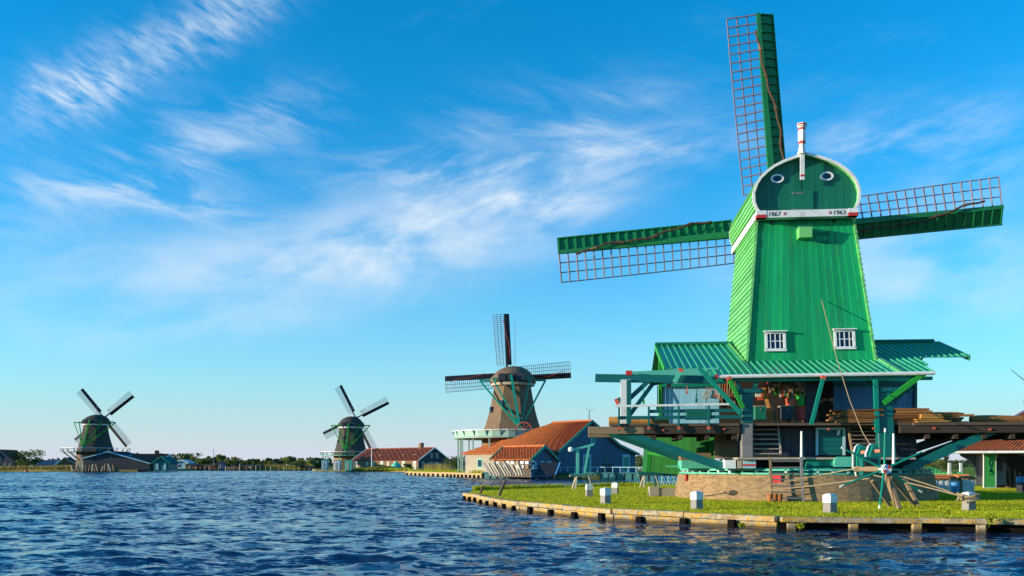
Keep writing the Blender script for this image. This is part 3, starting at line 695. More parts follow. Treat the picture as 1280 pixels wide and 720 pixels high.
# ---- workshop storey (open front), wings with pale blue walls
DK = 3.27                                        # deck level
for i in range(13):
    y0 = -4.2 + i * .63; mb = MB(); mb.span(-3.3, 3.1, y0, y0 + .615, DK - .1, DK + rnd.uniform(-.008, .004)); part('floor_board', mb, 'darkwood')
def boards(x0, x1, y, z0, z1, n, m, nm, th=.05):
    for i in range(n):
        xa, xb = x0 + (x1 - x0) * i / n, x0 + (x1 - x0) * (i + 1) / n - .012; j = rnd.uniform(0, .02)
        mb = MB(); mb.span(xa, xb, y - j, y + th, z0, z1); part(nm, mb, m)
boards(-5.75, -3.15, 1.9, DK, 6.75, 13, 'wing_lit', 'wing_wall_board')
boards(1.55, 5.3, 1.9, DK, 6.75, 17, 'wing_shaded', 'wing_wall_board')
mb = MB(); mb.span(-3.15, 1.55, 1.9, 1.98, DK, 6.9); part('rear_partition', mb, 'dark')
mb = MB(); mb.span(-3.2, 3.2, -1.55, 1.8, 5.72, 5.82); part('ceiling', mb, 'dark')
for x in (-5.8, 5.36): mb = MB(); mb.span(x - .07, x + .07, 1.75, 1.95, DK, 6.6); part('wing_post', mb, 'bright_green' if x < 0 else 'teal_dark')
for x0, x1 in ((-5.72, -3.2), (1.6, 5.28)):
    mb = MB(); mb.span(x0, x1, 1.74, 1.86, 5.2, 5.34); part('wing_rail', mb, 'teal')
mb = MB(); mb.beam((4.15, 1.8, 5.3), (5.2, 1.8, 6.5), .1, .08, up=(0, 1, 0)); part('wing_brace', mb, 'teal_dark')
# main posts under the gutter
pl, pr = L(933.5, 572, -4.05), L(1104, 530, -4.05)
mb = MB(); mb.span(pl.x - .22, pl.x + .2, -4.25, -3.85, 1.95, DK - .02); part('corner_post', mb, 'greywood', bevel=.02)
mb = MB(); mb.span(pl.x - .21, pl.x + .21, -4.25, -3.85, DK, 4.42); p1_ = part('corner_post', mb, 'teal_dark', bevel=.02)
mb = MB(); mb.span(pl.x - .5, pl.x + .58, -4.3, -3.8, 4.42, 4.57); part('post_head', mb, 'teal_dark', p1_)
for dx_ in (-.3, .3): mb = MB(); mb.beam((pl.x + dx_ * .8, -4.05, 4.57), (pl.x + dx_ * 1.3, -4.05, 4.92), .12, .12, up=(0, 1, 0)); part('post_brace', mb, 'teal', p1_)
mb = MB(); mb.hexa([(pr.x - .2, -4.25, 1.95), (pr.x + .42, -4.25, 1.95), (pr.x + .42, -3.85, 1.95), (pr.x - .2, -3.85, 1.95), (pr.x - .32, -4.25, 4.42), (pr.x + .25, -4.25, 4.42), (pr.x + .25, -3.85, 4.42), (pr.x - .32, -3.85, 4.42)]); p2_ = part('corner_post', mb, 'teal_dark', bevel=.02)
mb = MB(); mb.beam((pr.x - .3, -4.28, 2.9), (pr.x - .36, -4.28, 4.9), .16, .12, up=(0, 1, 0)); part('post_edge', mb, 'teal', p2_)
mb = MB(); mb.span(pr.x - .2, pr.x + 1.0, -4.3, -3.8, 4.42, 4.57); part('post_head', mb, 'teal_dark', p2_)
# braces from the deck to the gutter and outriggers
def strut(px0, py0, px1, py1, ly, w, m, nm='strut', h=None, ly2=None, cap=None):
    a, b = L(px0, py0, ly), L(px1, py1, ly if ly2 is None else ly2); mb = MB(); mb.beam(a, b, w, h or w, up=(0, 1, 0)); o = part(nm, mb, m)
    if cap:
        d = (b - a).normalized(); mb = MB(); e = a if cap == 1 else b; mb.beam(e - d * .06, e + d * .06, w + .03, (h or w) + .03, up=(0, 1, 0)); part('red_tip', mb, 'orange_red', o)
    return o
strut(874, 460, 926, 517, -4.5, .15, 'teal'); strut(911, 473, 929, 510, -4.7, .14, 'bright_green', cap=1)
strut(1029, 472, 1014, 531, -4.6, .13, 'teal', cap=1); strut(1150, 470, 1104, 504, -4.3, .18, 'bright_green', h=.26); strut(1142, 474, 1110, 512, -4.0, .14, 'teal_dark')
strut(1146, 469, 1156, 469.5, -4.3, .22, 'bright_green')
strut(1080, 468, 1100, 495, -3.6, .14, 'teal'); strut(1092, 470, 1095, 494, -4.0, .1, 'teal')
# inner door post and dark bay
mb = MB(); a, b = L(1006, 470, -3.2), L(1021, 530, -3.2); mb.span(a.x, b.x, -3.35, -3.05, DK, 5.2); part('door_post', mb, 'tar')
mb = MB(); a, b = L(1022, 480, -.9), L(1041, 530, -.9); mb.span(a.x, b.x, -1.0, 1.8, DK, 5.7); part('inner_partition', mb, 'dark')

# ---- the long log deck either side
for y0, h in ((-4.3, .29), (-1.5, .33)):
    for x0, x1, m in ((-9.05, -6.9, 'oldwood'), (-6.895, -3.25, 'deckbeam'), (2.62, 6.0, 'deckbeam'), (6.005, 9.6, 'deckbeam')):
        mb = MB(); mb.span(x0, x1, y0, y0 + .3, DK - .12 - h, DK - .12); part('deck_beam', mb, m, bevel=.015)
for i in range(5):
    y0 = -4.36 + i * .66
    for x0, x1 in ((-8.2, -3.31), (3.11, 9.5)):
        mb = MB(); mb.span(x0, x1, y0, y0 + .645, DK - .115, DK - rnd.uniform(0, .01)); part('deck_board', mb, 'darkwood')
r7 = random.Random(3)
for px in (829, 905, 1036, 1092, 1168, 1238):
    a = L(px, 535, -4.34); mb = MB(); mb.box((a.x, -4.32, DK - .24 + r7.uniform(-.05, .05)), (.08, .06, .07)); part('beam_peg', mb, 'orange_red')
for i in range(16):
    x = -6.6 + i * 1.02
    if -3.3 < x < 2.6: continue
    mb = MB(); mb.span(x, x + .16, -4.2, -1.3, DK - .62, DK - .43); part('cross_joist', mb, 'deckbeam')
# left railing
for px in (774, 811, 848.5, 886):
    a = L(px, 533, -4.42); mb = MB(); mb.box((a.x, -4.42, (2.95 + 3.98) / 2), (.075, .075, 1.03)); rp = part('rail_post', mb, 'teal_dark'); mb = MB(); mb.box((a.x, -4.42, 3.08), (.11, .11, .1)); part('red_tip', mb, 'orange_red', rp)
a, b = L(769, 507.8, -4.42), L(919, 505, -4.42)
mb = MB(); mb.beam(a, b, .09, .08); part('hand_rail', mb, 'white')
for py in (513.5, 521.5): a, b = L(812 if py < 520 else 772, py + .8, -4.38), L(926, py - .6, -4.38); mb = MB(); mb.beam(a, b, .05, .13); part('mid_rail', mb, 'teal_dark')
# log crane on the left end
a = L(782, 530, -3.6); mb = MB(); mb.span(a.x - .2, a.x + .2, -3.8, -3.4, DK, L(782, 475, -3.6).z); cp = part('crane_post', mb, 'white'); mb = MB(); mb.span(a.x + .03, a.x + .21, -3.81, -3.39, DK + .02, L(782, 475, -3.6).z - .01); part('post_face', mb, 'teal_dark', cp)  # white stands for sunlight on the left side of the teal post
strut(744, 472.5, 906, 475, -3.6, .3, 'teal_dark', 'crane_beam', h=.24)
strut(788, 469.5, 897, 464.5, -3.2, .3, 'mint', 'crane_beam', h=.22)  # sunlit top put in by a paler green for the whole beam
a = L(786, 466.5, -3.6); mb = MB(); mb.box(a, (.24, .3, .18)); part('beam_block', mb, 'red')
strut(785, 500, 811, 476, -3.6, .18, 'teal_dark'); strut(787, 519, 818, 477, -3.4, .17, 'teal'); strut(771, 502, 783, 496, -3.6, .2, 'teal_dark', cap=1)
strut(851, 463, 843, 478, -3.9, .16, 'mint', cap=1); strut(812, 479, 826, 476, -3.4, .25, 'teal_dark'); strut(836, 482, 848, 505, -3.0, .12, 'pale_blue', cap=1)
a, b = L(822, 482, -3.2), L(822, 510, -3.2); mb = MB(); mb.path([a, b], .02); mb.box(b, (.1, .1, .18)); part('hoist_rope', mb, 'rope')
# great braces carrying the deck ends
strut(772, 538, 906, 585, -4.0, .30, 'teal_dark', 'deck_brace', h=.36); strut(762, 541, 855, 575, -1.6, .26, 'teal_dark', 'deck_brace', h=.30)
strut(1242, 537, 1128, 588, -3.9, .30, 'teal_dark', 'deck_brace', h=.40); strut(1232, 541, 1140, 575, -1.5, .28, 'tar', 'deck_brace', h=.34)
strut(1215, 536, 1115, 570, -2.4, .3, 'tar', 'deck_brace', h=.5)

# ---- lower storey, walkway, ring frame
boards(-2.7, 3.6, -3.3, 1.6, DK - .14, 20, 'tar', 'lower_wall_board')
mb = MB(); mb.span(-2.68, 3.58, -3.2, 3.0, 1.55, DK - .15); part('lower_core', mb, 'dark')
for i in range(5):
    a = L(893 + i * 5.6, 560, -2.6); mb = MB(); mb.span(a.x, a.x + .17, -2.66 - rnd.uniform(0, .08), -2.5, L(893, 573, -2.6).z, DK - .13); part('side_plank', mb, 'oldwood')
mb = MB(); a, b = L(1021, 536, -3.42), L(1054.5, 569, -3.42); mb.span(a.x, b.x, -3.44, -3.36, b.z, a.z); door = part('lower_door', mb, 'teal_dark')
for i in range(6):
    z = b.z + (a.z - b.z) * (i + .5) / 6; mb = MB(); mb.box(((a.x + b.x) / 2, -3.452, z), (b.x - a.x - .2, .02, (a.z - b.z) / 6 - .02), rx=.03); part('door_board', mb, 'teal_dark', door)
for x0, x1, z0, z1 in ((a.x - .05, a.x + .04, b.z, a.z + .05), (b.x - .04, b.x + .05, b.z, a.z + .05), (a.x + .04, b.x - .04, a.z - .04, a.z + .05)):
    mb = MB(); mb.span(x0, x1, -3.5, -3.4, z0, z1); part('door_frame', mb, 'pale_blue', door)
a = L(1048, 541, -3.5); mb = MB(); mb.box(a, (.09, .04, .2), ry=.3); part('door_notice', mb, 'white', door)
for i in range(4):
    y0 = -4.75 + i * .32; a, b = L(921, 573, -4.6), L(1143, 573, -4.6); mb = MB(); mb.span(a.x, b.x, y0, y0 + .31, 1.87, 1.95 + rnd.uniform(-.01, .01)); part('walkway_board', mb, 'palewood')
def stair(x0, y0, x1, y1, wpx, n, m, ly, dly, nm):
    """open steps between two pixels heights on plane ly, leaning back by dly"""
    t0, b0 = L(x0, y0, ly + dly), L(x1, y1, ly); w = wpx * 33 / FPX; o = None
    for s in (0, 1):
        mb = MB(); mb.beam(t0 + Vector((s * w, 0, 0)), b0 + Vector((s * w, 0, 0)), .12, .06, up=(1, 0, 0)); q = part(nm if o is None else 'stringer', mb, m, o); o = o or q
    for i in range(n):
        c = t0.lerp(b0, (i + .7) / n); mb = MB(); mb.box(c + Vector((w / 2, 0, 0)), (w - .07, .2, .035)); part('tread', mb, m, o)
stair(938, 533, 941, 569, 35, 6, 'palewood', -4.1, .6, 'step_ladder')
stair(1059.5, 531, 1066.5, 571, 34, 8, 'oldwood', -4.1, .6, 'step_ladder')
# teal ring frame carried on the brick ring
for i in range(56):
    a0, a1 = 6.2832 * i / 56, 6.2832 * (i + 1) / 56 - .006
    for r0, z0, z1 in ((5.12, 1.30, 1.37), (5.08, 1.44, 1.52)):
        mb = MB(); mb.prism([(r * math.cos(a), r * math.sin(a), z0) for r, a in ((r0, a0), (r0, a1), (r0 - .35, a1), (r0 - .35, a0))], (0, 0, z1 - z0)); part('ring_rail', mb, 'mint' if math.cos(a0) < .1 else 'teal')  # sunward half coloured paler than the rest, as if lit
    mb = MB(); mb.box((4.95 * math.cos(a0), 4.95 * math.sin(a0), 1.405), (.16, .1, .068), a0); part('ring_block', mb, 'white')
mb = MB(); mb.lathe([(3.2, 1.30), (4.7, 1.30), (4.7, 1.58), (3.2, 1.58)], (0, 0, 0), 40); part('turntable', mb, 'teal_dark')
a, b = L(851, 575.5, -2.6), L(901, 586, -2.6); mb = MB(); mb.span(a.x, b.x, -2.9, -1.4, 1.53, a.z); part('outrigger_block', mb, 'mint')
mb = MB(); mb.span(a.x, a.x + 1.2, -2.6, -1.6, a.z, a.z + .3); part('timber_packing', mb, 'oldwood')
a, b = L(833, 583, -2.0), L(852, 583, -2.0); mb = MB(); mb.beam(a, b, .1, .07); part('outrigger_arm', mb, 'mint')
for px0, px1, py0, py1, m in ((905.5, 919.5, 575, 585, 'white'), (921.5, 927.5, 575.5, 583, 'palewood'), (928.5, 944.5, 575, 582.5, 'pale_blue'), (1007, 1050, 574, 583, 'teal')):
    a, b = L(px0, py1, -4.5), L(px1, py0, -4.5); mb = MB(); mb.span(a.x, b.x, -4.6, -4.1, 1.53 if m != 'teal' else a.z, b.z); sk_ = part('skid_block', mb, m, bevel=.01)
    if m == 'pale_blue': mb = MB(); mb.span(a.x - .003, b.x + .003, -4.606, -4.3, a.z, a.z + .07); part('red_band', mb, 'red', sk_)
a, b = L(1043, 571, -4.75), L(1064, 583.5, -4.75); mb = MB(); mb.prism([(a.x, -4.9, a.z - .05), (a.x + .12, -4.9, a.z), (b.x + .5, -4.9, a.z), (b.x + .5, -4.9, b.z), (a.x, -4.9, b.z), (a.x - .05, -4.9, b.z + .1)], (0, .3, 0)); part('tail_block', mb, 'mint')
# hand posts with white heads
for px, y0, y1 in ((1002, 539, 573), (1117, 542, 573)):
    a = L(px, y1, -4.85); mb = MB(); mb.tube((a.x, -4.85, a.z - .2), (a.x, -4.85, L(px, y0, -4.85).z), .06, .04); hp = part('hand_post', mb, 'white')
# bright green boarded skirt at the left rear
A, B, C_, D_ = L(804, 589, 1.0), L(846, 600, -.6), L(905, 590, -.6), L(810, 553, 1.0)
SK0 = Vector((-6.45, .9, 0)); dn = Vector((2.75, -1.1, 0)); dl_ = dn.length; dn.normalize(); pn = Vector((-dn.y, dn.x, 0))
for i in range(9):
    s0, s1 = dl_ * i / 9, dl_ * (i + 1) / 9 - .01; o_ = SK0 - pn * rnd.uniform(0, .02); zb0 = 1.36 - .03 * i
    mb = MB(); mb.prism([o_ + dn * s0 + Vector((0, 0, zb0)), o_ + dn * s1 + Vector((0, 0, zb0)), o_ + dn * s1 + Vector((.1, 0, 3.1)), o_ + dn * s0 + Vector((.1, 0, 3.1))], pn * .08); part('skirt_board', mb, 'skirt')
mb = MB(); mb.prism([(-6.47, .86, 1.34), (-6.35, .86, 3.1), (-6.35, 4.2, 3.1), (-6.47, 4.2, 1.34)], (.06, 0, 0)); part('skirt_side', mb, 'skirt')
mb = MB(); mb.beam(SK0 + Vector((.05, -.06, 2.2)), SK0 + Vector((2.7, -1.14, 1.75)), .06, .12); part('skirt_rail', mb, 'bright_green')
mb = MB(); mb.beam(SK0 + Vector((.08, -.06, 1.4)), SK0 + Vector((.17, -.06, 3.08)), .12, .05, up=(0, 1, 0)); part('skirt_rail', mb, 'bright_green')

# ---------------------------------------------------------------- brick ring under the mill
ring = MB(); ring.lathe([(RING_R + .10, -.12), (RING_R + .06, .2), (RING_R - .08, .98), (RING_R - .08, 1.0), (4.3, 1.0), (4.3, -.1)], (0, 0, 0), 72)
ring.uv = lambda co: (math.atan2(co.x, -co.y) * RING_R, co.z)
rw = mk('ring_wall', ring, mat['brick'], label='round brown brick ring wall carrying the green sawmill', cat='wall', loc=(MILL.x, MILL.y, LAND - .02))
rw.rotation_euler = (0, 0, MROT)
for px0, px1, y0, y1 in ((867.5, 871.5, 594.5, 601), (964.5, 976, 595, 605)):
    a = L((px0 + px1) / 2, y0, -4.8); th = math.atan2(-math.sqrt(max(0, RING_R ** 2 - a.x ** 2)), a.x); wd = (px1 - px0) * 33 / FPX
    mb = MB(); r_ = RING_R + .02
    mb.prism([(r_ * math.cos(th - wd / 2 / r_), r_ * math.sin(th - wd / 2 / r_), 1.0), (r_ * math.cos(th + wd / 2 / r_), r_ * math.sin(th + wd / 2 / r_), 1.0), ((r_ + .02) * math.cos(th + wd / 2 / r_), (r_ + .02) * math.sin(th + wd / 2 / r_), .72), ((r_ + .02) * math.cos(th - wd / 2 / r_), (r_ + .02) * math.sin(th - wd / 2 / r_), .72)], (-.06 * math.cos(th), -.06 * math.sin(th), 0))
    mk('red_marker', mb, mat['red'], rw)

# ---------------------------------------------------------------- things in and on the sawmill
def at(name, mb_pts_fn, m, label, cat, group=None, base=None, **k):
    """a single-mesh thing whose shape is given in mill coordinates, with its origin at its base"""
    mb = MB(); mb_pts_fn(mb); b = Vector(base); w = mill_world(b)
    mb.v = [(p[0] - b.x, p[1] - b.y, p[2] - b.z) for p in mb.v]
    o = mk(name, mb, mat[m], None, label, cat, group, **k); o.location = w; o.rotation_euler = (0, 0, MROT); return o
def log_mesh(mb, a, b, r, n=10, wob=.012):
    a, b = Vector(a), Vector(b); ring_n = 7; prev = None; d = (b - a).normalized(); s = d.orthogonal().normalized(); t = d.cross(s)
    vs_, fs = [], []
    for j in range(ring_n):
        c = a.lerp(b, j / (ring_n - 1)) + Vector((0, rnd.uniform(-wob, wob), rnd.uniform(-wob, wob)))
        for i in range(n):
            an = 6.2832 * i / n; rr = r * (1 + rnd.uniform(-.07, .07)); vs_.append(c + (s * math.cos(an) + t * math.sin(an)) * rr)
    for j in range(ring_n - 1):
        fs += [(j * n + i, j * n + (i + 1) % n, (j + 1) * n + (i + 1) % n, (j + 1) * n + i) for i in range(n)]
    fs += [tuple(range(n - 1, -1, -1)), tuple((ring_n - 1) * n + i for i in range(n))]
    mb.add(vs_, fs)
a, b = L(761, 524.5, -2.9), L(836, 526.5, -2.9)
a.z = b.z = DK + .17
at('log', lambda mb: log_mesh(mb, a, b, .17), 'log', 'freshly sawn orange log lying on the deck behind the white handrail', 'log', None, (a.x, a.y, DK))
a2, b2 = L(1213, 518, -3.2), L(1277, 517, -3.2)
a2.z = b2.z = DK + .155
at('log', lambda mb: log_mesh(mb, a2, b2, .15), 'planks', 'brown peeled log at the deck end above the tiled shed roof', 'log', None, (a2.x, a2.y, DK))
def stack(px0, px1, ly, rows, cols, m, label, group, length=None, seed=0):
    r = random.Random(seed); x0, x1 = L(px0, 525, ly).x, L(px1, 525, ly).x
    z = DK
    for j in range(rows):
        th = .045 + .04 * r.random()
        for i in range(cols):
            yy = ly + i * .27 + r.uniform(-.03, .03); o0, o1 = r.uniform(-.22, .3), r.uniform(-.35, .3)
            an = r.uniform(-.05, .05); tilt = r.uniform(-.02, .02)
            cx, w = (x0 + x1 + o0 + o1) / 2, (x1 + o1 - x0 - o0)
            at('plank', lambda mb: mb.box((cx, yy, z + th / 2 + .001), (w, .25, th), an, 0, tilt), m, ('front' if i == 0 else 'rear') + ' plank of the ' + ('bottom', 'second', 'third', 'fourth', 'fifth', 'top')[j if j < rows - 1 else 5] + ' layer ' + label, 'plank', group, (cx, yy, z))
        z += th + .018
stack(1041, 1097, -4.2, 6, 2, 'planks', 'in the stack beside the right corner post', 'planks stacked beside the right corner post', seed=1)
stack(1113, 1160, -4.1, 6, 2, 'planks', 'in the brown pile next to the wing brace', 'planks piled on the deck next to the wing brace', seed=2)
stack(1146, 1186, -4.28, 4, 1, 'log', 'in the bright orange stack along the deck edge', 'bright planks along the deck edge', seed=3)
stack(1160, 1208, -3.9, 5, 2, 'planks', 'in the brown stack toward the open deck end', 'planks stacked toward the open deck end', seed=4)
# workshop clutter
def boxthing(name, px0, px1, py0, py1, ly, dep, m, label, cat, trim=None):
    p, q = L(px0, py1, ly), L(px1, py0, ly)
    e = empty(name, mill_world((p.x, ly, p.z)), label, cat, rz=MROT); w, h = q.x - p.x, q.z - p.z
    mb = MB(); mb.span(0, w, 0, dep, 0, h - .03); mk('body', mb, mat[m], e, bevel=.012)
    mb = MB(); mb.span(-.02, w + .02, -.02, dep + .02, h - .03, h); mk('lid', mb, mat[trim or m], e)
    mb = MB(); mb.box((w * .5, -.012, h * .72), (.05, .02, .07)); mk('lock', mb, mat['greywood'], e)
    return e
fz = DK
def onfloor(px, ly): return L(px, 525, ly)
boxthing('tool_chest', 943.5, 958, 507, 524.6, -3.4, .5, 'cap_green', 'dark green tool chest with pale lid left of the leaning planks', 'chest', 'palewood')
boxthing('tool_chest', 976, 991.5, 507, 524.6, -3.4, .5, 'tar', 'black tool chest with pale lid beside the red cabinet', 'chest', 'palewood')
boxthing('cabinet', 998.5, 1007, 508, 524.6, -3.4, .4, 'red', 'bright red cabinet standing against the dark door post', 'cabinet')
boxthing('green_crate', 998, 1006, 493.5, 507.5, -3.3, .35, 'bright_green', 'small bright green crate standing on the red cabinet', 'crate')
boxthing('red_crate', 984.5, 993.5, 498, 506.5, -3.3, .35, 'orange_red', 'small red crate standing on the black tool chest', 'crate')
for k, (px, py0, lean, m, lab) in enumerate(((966, 484, .10, 'log', 'pale sawn board leaning in the open workshop'), (969, 481, .02, 'oldwood', 'brown narrow board leaning behind the pale board'), (986, 478, -.05, 'oldwood', 'dark brown board leaning behind the red crate'), (995, 476, .04, 'palewood', 'tall pale board standing beside the green crate'))):
    p = L(px, 525, -2.9 + .1 * k); t = L(px, py0, -2.9 + .1 * k); p.z = DK
    at('leaning_board', lambda mb: mb.beam(p, t + Vector((-lean * 3, .3, 0)), .13, .04, up=(0, 1, 0)), m, lab, 'board', None, p)
rr2 = random.Random(4)
for k, (px, py0, py1, m, lab) in enumerate(((959, 474, 498, 'orange_red', 'red hanging rod in the dark workshop bay'), (974, 476, 492, 'palewood', 'pale mallet hanging under the workshop ceiling'), (979, 478, 503, 'orange_red', 'red strap hanging in the workshop'), (982, 476, 497, 'teal', 'green strap hanging in the workshop'), (990, 479, 491, 'log', 'yellow coil hanging near the tall pale board'), (1003, 474, 486, 'palewood', 'pale cloth bag hanging beside the dark door post'),
        (804.5, 484, 505, 'bright_green', 'thin green pole hanging on the pale blue wing wall'), (858.5, 482, 492, 'orange_red', 'orange strap hanging on the wing rail'), (870.5, 482, 503, 'teal_dark', 'dark saw blade hanging on the wing wall'))):
    ly = -2.2 if px > 900 else 1.55; p0, p1 = L(px, py0, ly), L(px, py1, ly)
    if px > 900: p0.z = 5.7; 
    at('hanging_tool', lambda mb: (mb.tube(p0, p1, .02, n=5), mb.box(p1.lerp(p0, .12), (.09, .06, (p0.z - p1.z) * .25)), mb.box(p1.lerp(p0, .4), (.05, .05, (p0.z - p1.z) * .2), ry=.2)), m, lab, 'tool', None, p1)
r8 = random.Random(21)
for k in range(22):
    px = 946 + r8.random() * 59; ly = -1.6 + r8.random() * 1.2; p1 = L(px, 480 + r8.random() * 18, ly); p0 = Vector((p1.x, p1.y, 5.72)); m_, nm_ = (('orange_red', 'red'), ('palewood', 'pale wooden'), ('log', 'yellow'), ('bright_green', 'green'), ('white', 'white'), ('oldwood', 'brown'))[k % 6]
    at('hanging_tool', lambda mb: (mb.tube(p0, p1, .015, n=5), mb.box(p1, (.06 + .16 * r8.random(), .08, .12 + .2 * r8.random()), 0, 0, r8.uniform(-.6, .6)), mb.tube(p1 + Vector((-.12, -.02, -.06)), p1 + Vector((.12, -.02, .08)), .025, n=6)), m_, nm_ + ' tool among those hanging from the workshop ceiling', 'tool', 'tools hanging from the workshop ceiling', p1)
for k, (px, py) in enumerate(((881, 484), (884.5, 484), (887, 485))):
    p = L(px, py, 1.55)
    def coil(mb):
        pts = [p + Vector((.13 * math.cos(t * .52), 0, -.27 + .27 * math.sin(t * .52 + 1.57))) for t in range(13)]
        mb.path(pts, .022, 5)
    at('rope_coil', coil, 'rope', 'brown rope coil hanging from the wing rail', 'rope', 'rope coils hanging from the wing rail', p)
# tools racked along the left wing: chains and hooks hanging at the inner end
for k in range(9):
    px = 893 + k * 3.1; py0, py1 = 482 + rr2.uniform(-4, 3), 497 + rr2.uniform(-4, 10); ly = -.5 + .2 * (k % 3)
    p0, p1 = L(px, py0, ly), L(px, py1, ly); p0.z = 5.75
    at('hanging_chain', lambda mb: (mb.path([p0, p0.lerp(p1, .5) + Vector((.03, 0, 0)), p1], .022, 5), mb.box(p1, (.09, .05, .12), ry=.6)), ('oldwood', 'orange_red', 'rope')[k % 3], 'rusty chain or tackle hanging between the wing and corner post', 'chain', 'tackle hanging at the inner end of the wing', p1)
boxthing('bench', 858, 890, 511, 524, -1.2, .6, 'cap_green', 'long dark green work bench behind the handrail', 'bench', 'oldwood')

# wind rope from the tower to the winding wheel
rope_pts = [mill_world(L(1027, 375, tyf(8.4) - .08)), W(1047, 452, 33.6), W(1062, 500, 32.2), W(1078, 540, 31.0), W(1088, 556, 30.4)]
def rope(name, pts, r, label, m='rope', sag=0):
    ps = []
    for p, q in zip(pts, pts[1:]):
        for i in range(6): t = i / 6; ps.append(p.lerp(q, t) - Vector((0, 0, sag * 4 * t * (1 - t))))
    ps.append(pts[-1]); o = ps[-1].copy(); mb = MB(); mb.path([p - o for p in ps], r, 6)
    return mk(name, mb, mat[m], None, label, 'rope', loc=o)
rope('control_rope', rope_pts, .016, 'long thin rope slanting from the tower front down to the winding wheel')

# ---------------------------------------------------------------- winding wheel in front of the brick ring
HUBW = W(1105.5, 586.5, 27.6)
ww = empty('winding_wheel', (HUBW.x, HUBW.y, LAND), 'green capstan wheel with six long white-tipped spokes by the brick ring', 'capstan')
hz = HUBW.z - LAND
def wpt(px, py, Y): p = W(px, py, Y); return Vector((p.x - HUBW.x, p.y - HUBW.y, p.z - LAND))
hubc = Vector((0, 0, hz))
mb = MB(); mb.tube(hubc + Vector((0, -.12, 0)), hubc + Vector((-.25, 1.6, 0)), .085, .10, 10); mk('axle', mb, mat['oldwood'], ww)
hubm = MB(); hubm.tube(hubc + Vector((0, -.2, 0)), hubc + Vector((0, .12, 0)), .15, .15, 6); hub_o = mk('hub', hubm, mat['white'], ww)
for k in range(6):
    a0, a1 = k * math.pi / 3 + .3, (k + 1) * math.pi / 3 + .3
    mb = MB(); mb.prism([hubc + Vector((0, -.205, 0)), hubc + Vector((.155 * math.cos(a0), -.205, .155 * math.sin(a0))), hubc + Vector((.155 * math.cos(a1), -.205, .155 * math.sin(a1)))], (0, -.012, 0))
    mk('hub_facet', mb, mat[('red', 'blue', 'white')[k % 3]], hub_o)
for px, py in ((1106.5, 535.5), (1052, 559.5), (1050, 608.5), (1099, 636.5), (1152, 615), (1157, 563)):
    tip = wpt(px, py, 27.55 if py < 630 else 27.0)
    if tip.z < .01: tip.z = .01
    d = (tip - hubc).normalized()
    mb = MB(); mb.tube(hubc + d * .1, tip, .04, .028, 8); s_ = mk('spoke', mb, mat['teal'], ww)
    mb = MB(); mb.tube(tip - d * .12, tip + d * .004, .034, .032, 8); mk('spoke_tip', mb, mat['white'], s_)
# scroll-shaped cheeks
prof = [(.12, -.62), (.30, -.62), (.42, -.42), (.5, .2), (.42, .62), (.2, .78), (-.05, .82), (-.28, .72), (-.4, .5), (-.5, .42), (-.5, -.25), (-.3, -.4), (-.2, -.62)]
for j, (px, Y) in enumerate(((1073, 29.6), (1089, 28.9))):
    c = wpt(px, 578, Y)
    mb = MB(); mb.prism([(c.x + x * .5, c.y + x * .35, c.z + z * .72) for x, z in prof], (.12, -.05, 0)); ck = mk('cheek', mb, mat['emerald'], ww)
    mb = MB()
    pr_ = [(c.x + x * .5 - .01, c.y + x * .35 - .03, c.z + z * .72) for x, z in prof[5:]]
    for p, q in zip(pr_, pr_[1:]): mb.beam(p, q, .05, .05)
    mk('white_edge', mb, mat['white'], ck)
mb = MB(); a, b = wpt(1077, 565.5, 29.2), wpt(1101, 563.5, 28.6); mb.beam(a, b, .1, .09); mk('top_rail', mb, mat['orange_red'], ww)
mb = MB(); a, b = wpt(1078, 571, 28.7), wpt(1098, 594, 28.7); mb.span(a.x, b.x, a.y - .05, a.y + .3, b.z, a.z); mk('gear_box', mb, mat['teal_dark'], ww)
mb = MB(); a = wpt(1088, 582, 28.6); mb.span(a.x - .18, a.x + .18, a.y - .06, a.y + .02, a.z - .22, a.z + .22); mk('gear_panel', mb, mat['black'], ww)
for k, (p, q, m) in enumerate((((1107, 590, 27.9), (1124, 626, 27.0), 'oldwood'), ((1090, 601, 28.3), (1114, 611, 28.6), 'oldwood'), ((1113, 597, 28.2), (1145, 626, 29.4), 'oldwood'), ((1130, 598, 29.6), (1148, 612, 29.2), 'oldwood'))):
    a, b = wpt(*p), wpt(*q); b.z = max(b.z, 0) if k not in (0, 2) else -.03
    if k in (1, 3): b.z = -.02
    mb = MB(); mb.beam(a, b, .1, .24 if k == 0 else .10, up=(0, 1, 0)); mk('timber_prop', mb, mat[m], ww)

# ropes running from the wheel
F_top = on_land(1212, 637.5)
rope('mooring_rope', [W(1098, 586, 27.9), W(1180, 612, 26.9), W(1204, 622, 26.6)], .022, 'upper hemp rope running from the wheel hub to the roped bollard')
rope('mooring_rope', [W(1092, 594, 28.2), W(1150, 607, 27.3), W(1203, 620.5, 26.55)], .02, 'lower hemp rope running from the wheel to the roped bollard')
rope('hauling_rope', [W(1072, 585, 28.9), W(1030, 593, 30.5), W(927, 613, 31.7)], .016, 'thin upper rope stretched across the brick ring to an iron block')
rope('hauling_rope', [W(1086, 598, 28.4), W(1010, 608, 30.2), W(927, 616, 31.6)], .02, 'thicker lower rope stretched across the brick ring to an iron block')
e = empty('pulley_block', W(916, 616, 31.7) - Vector((0, 0, .15)), 'rusty iron pulley block on ropes against the brick ring', 'pulley')
mb = MB(); mb.lathe([(0, -.05), (.11, -.05), (.13, 0), (.11, .05), (0, .05)], (0, 0, 0), 10); mb.v = [(p[0] * 1.5, p[2], p[1] * .8 + .15) for p in mb.v]; mk('cheek_plate', mb, mat['oldwood'], e)
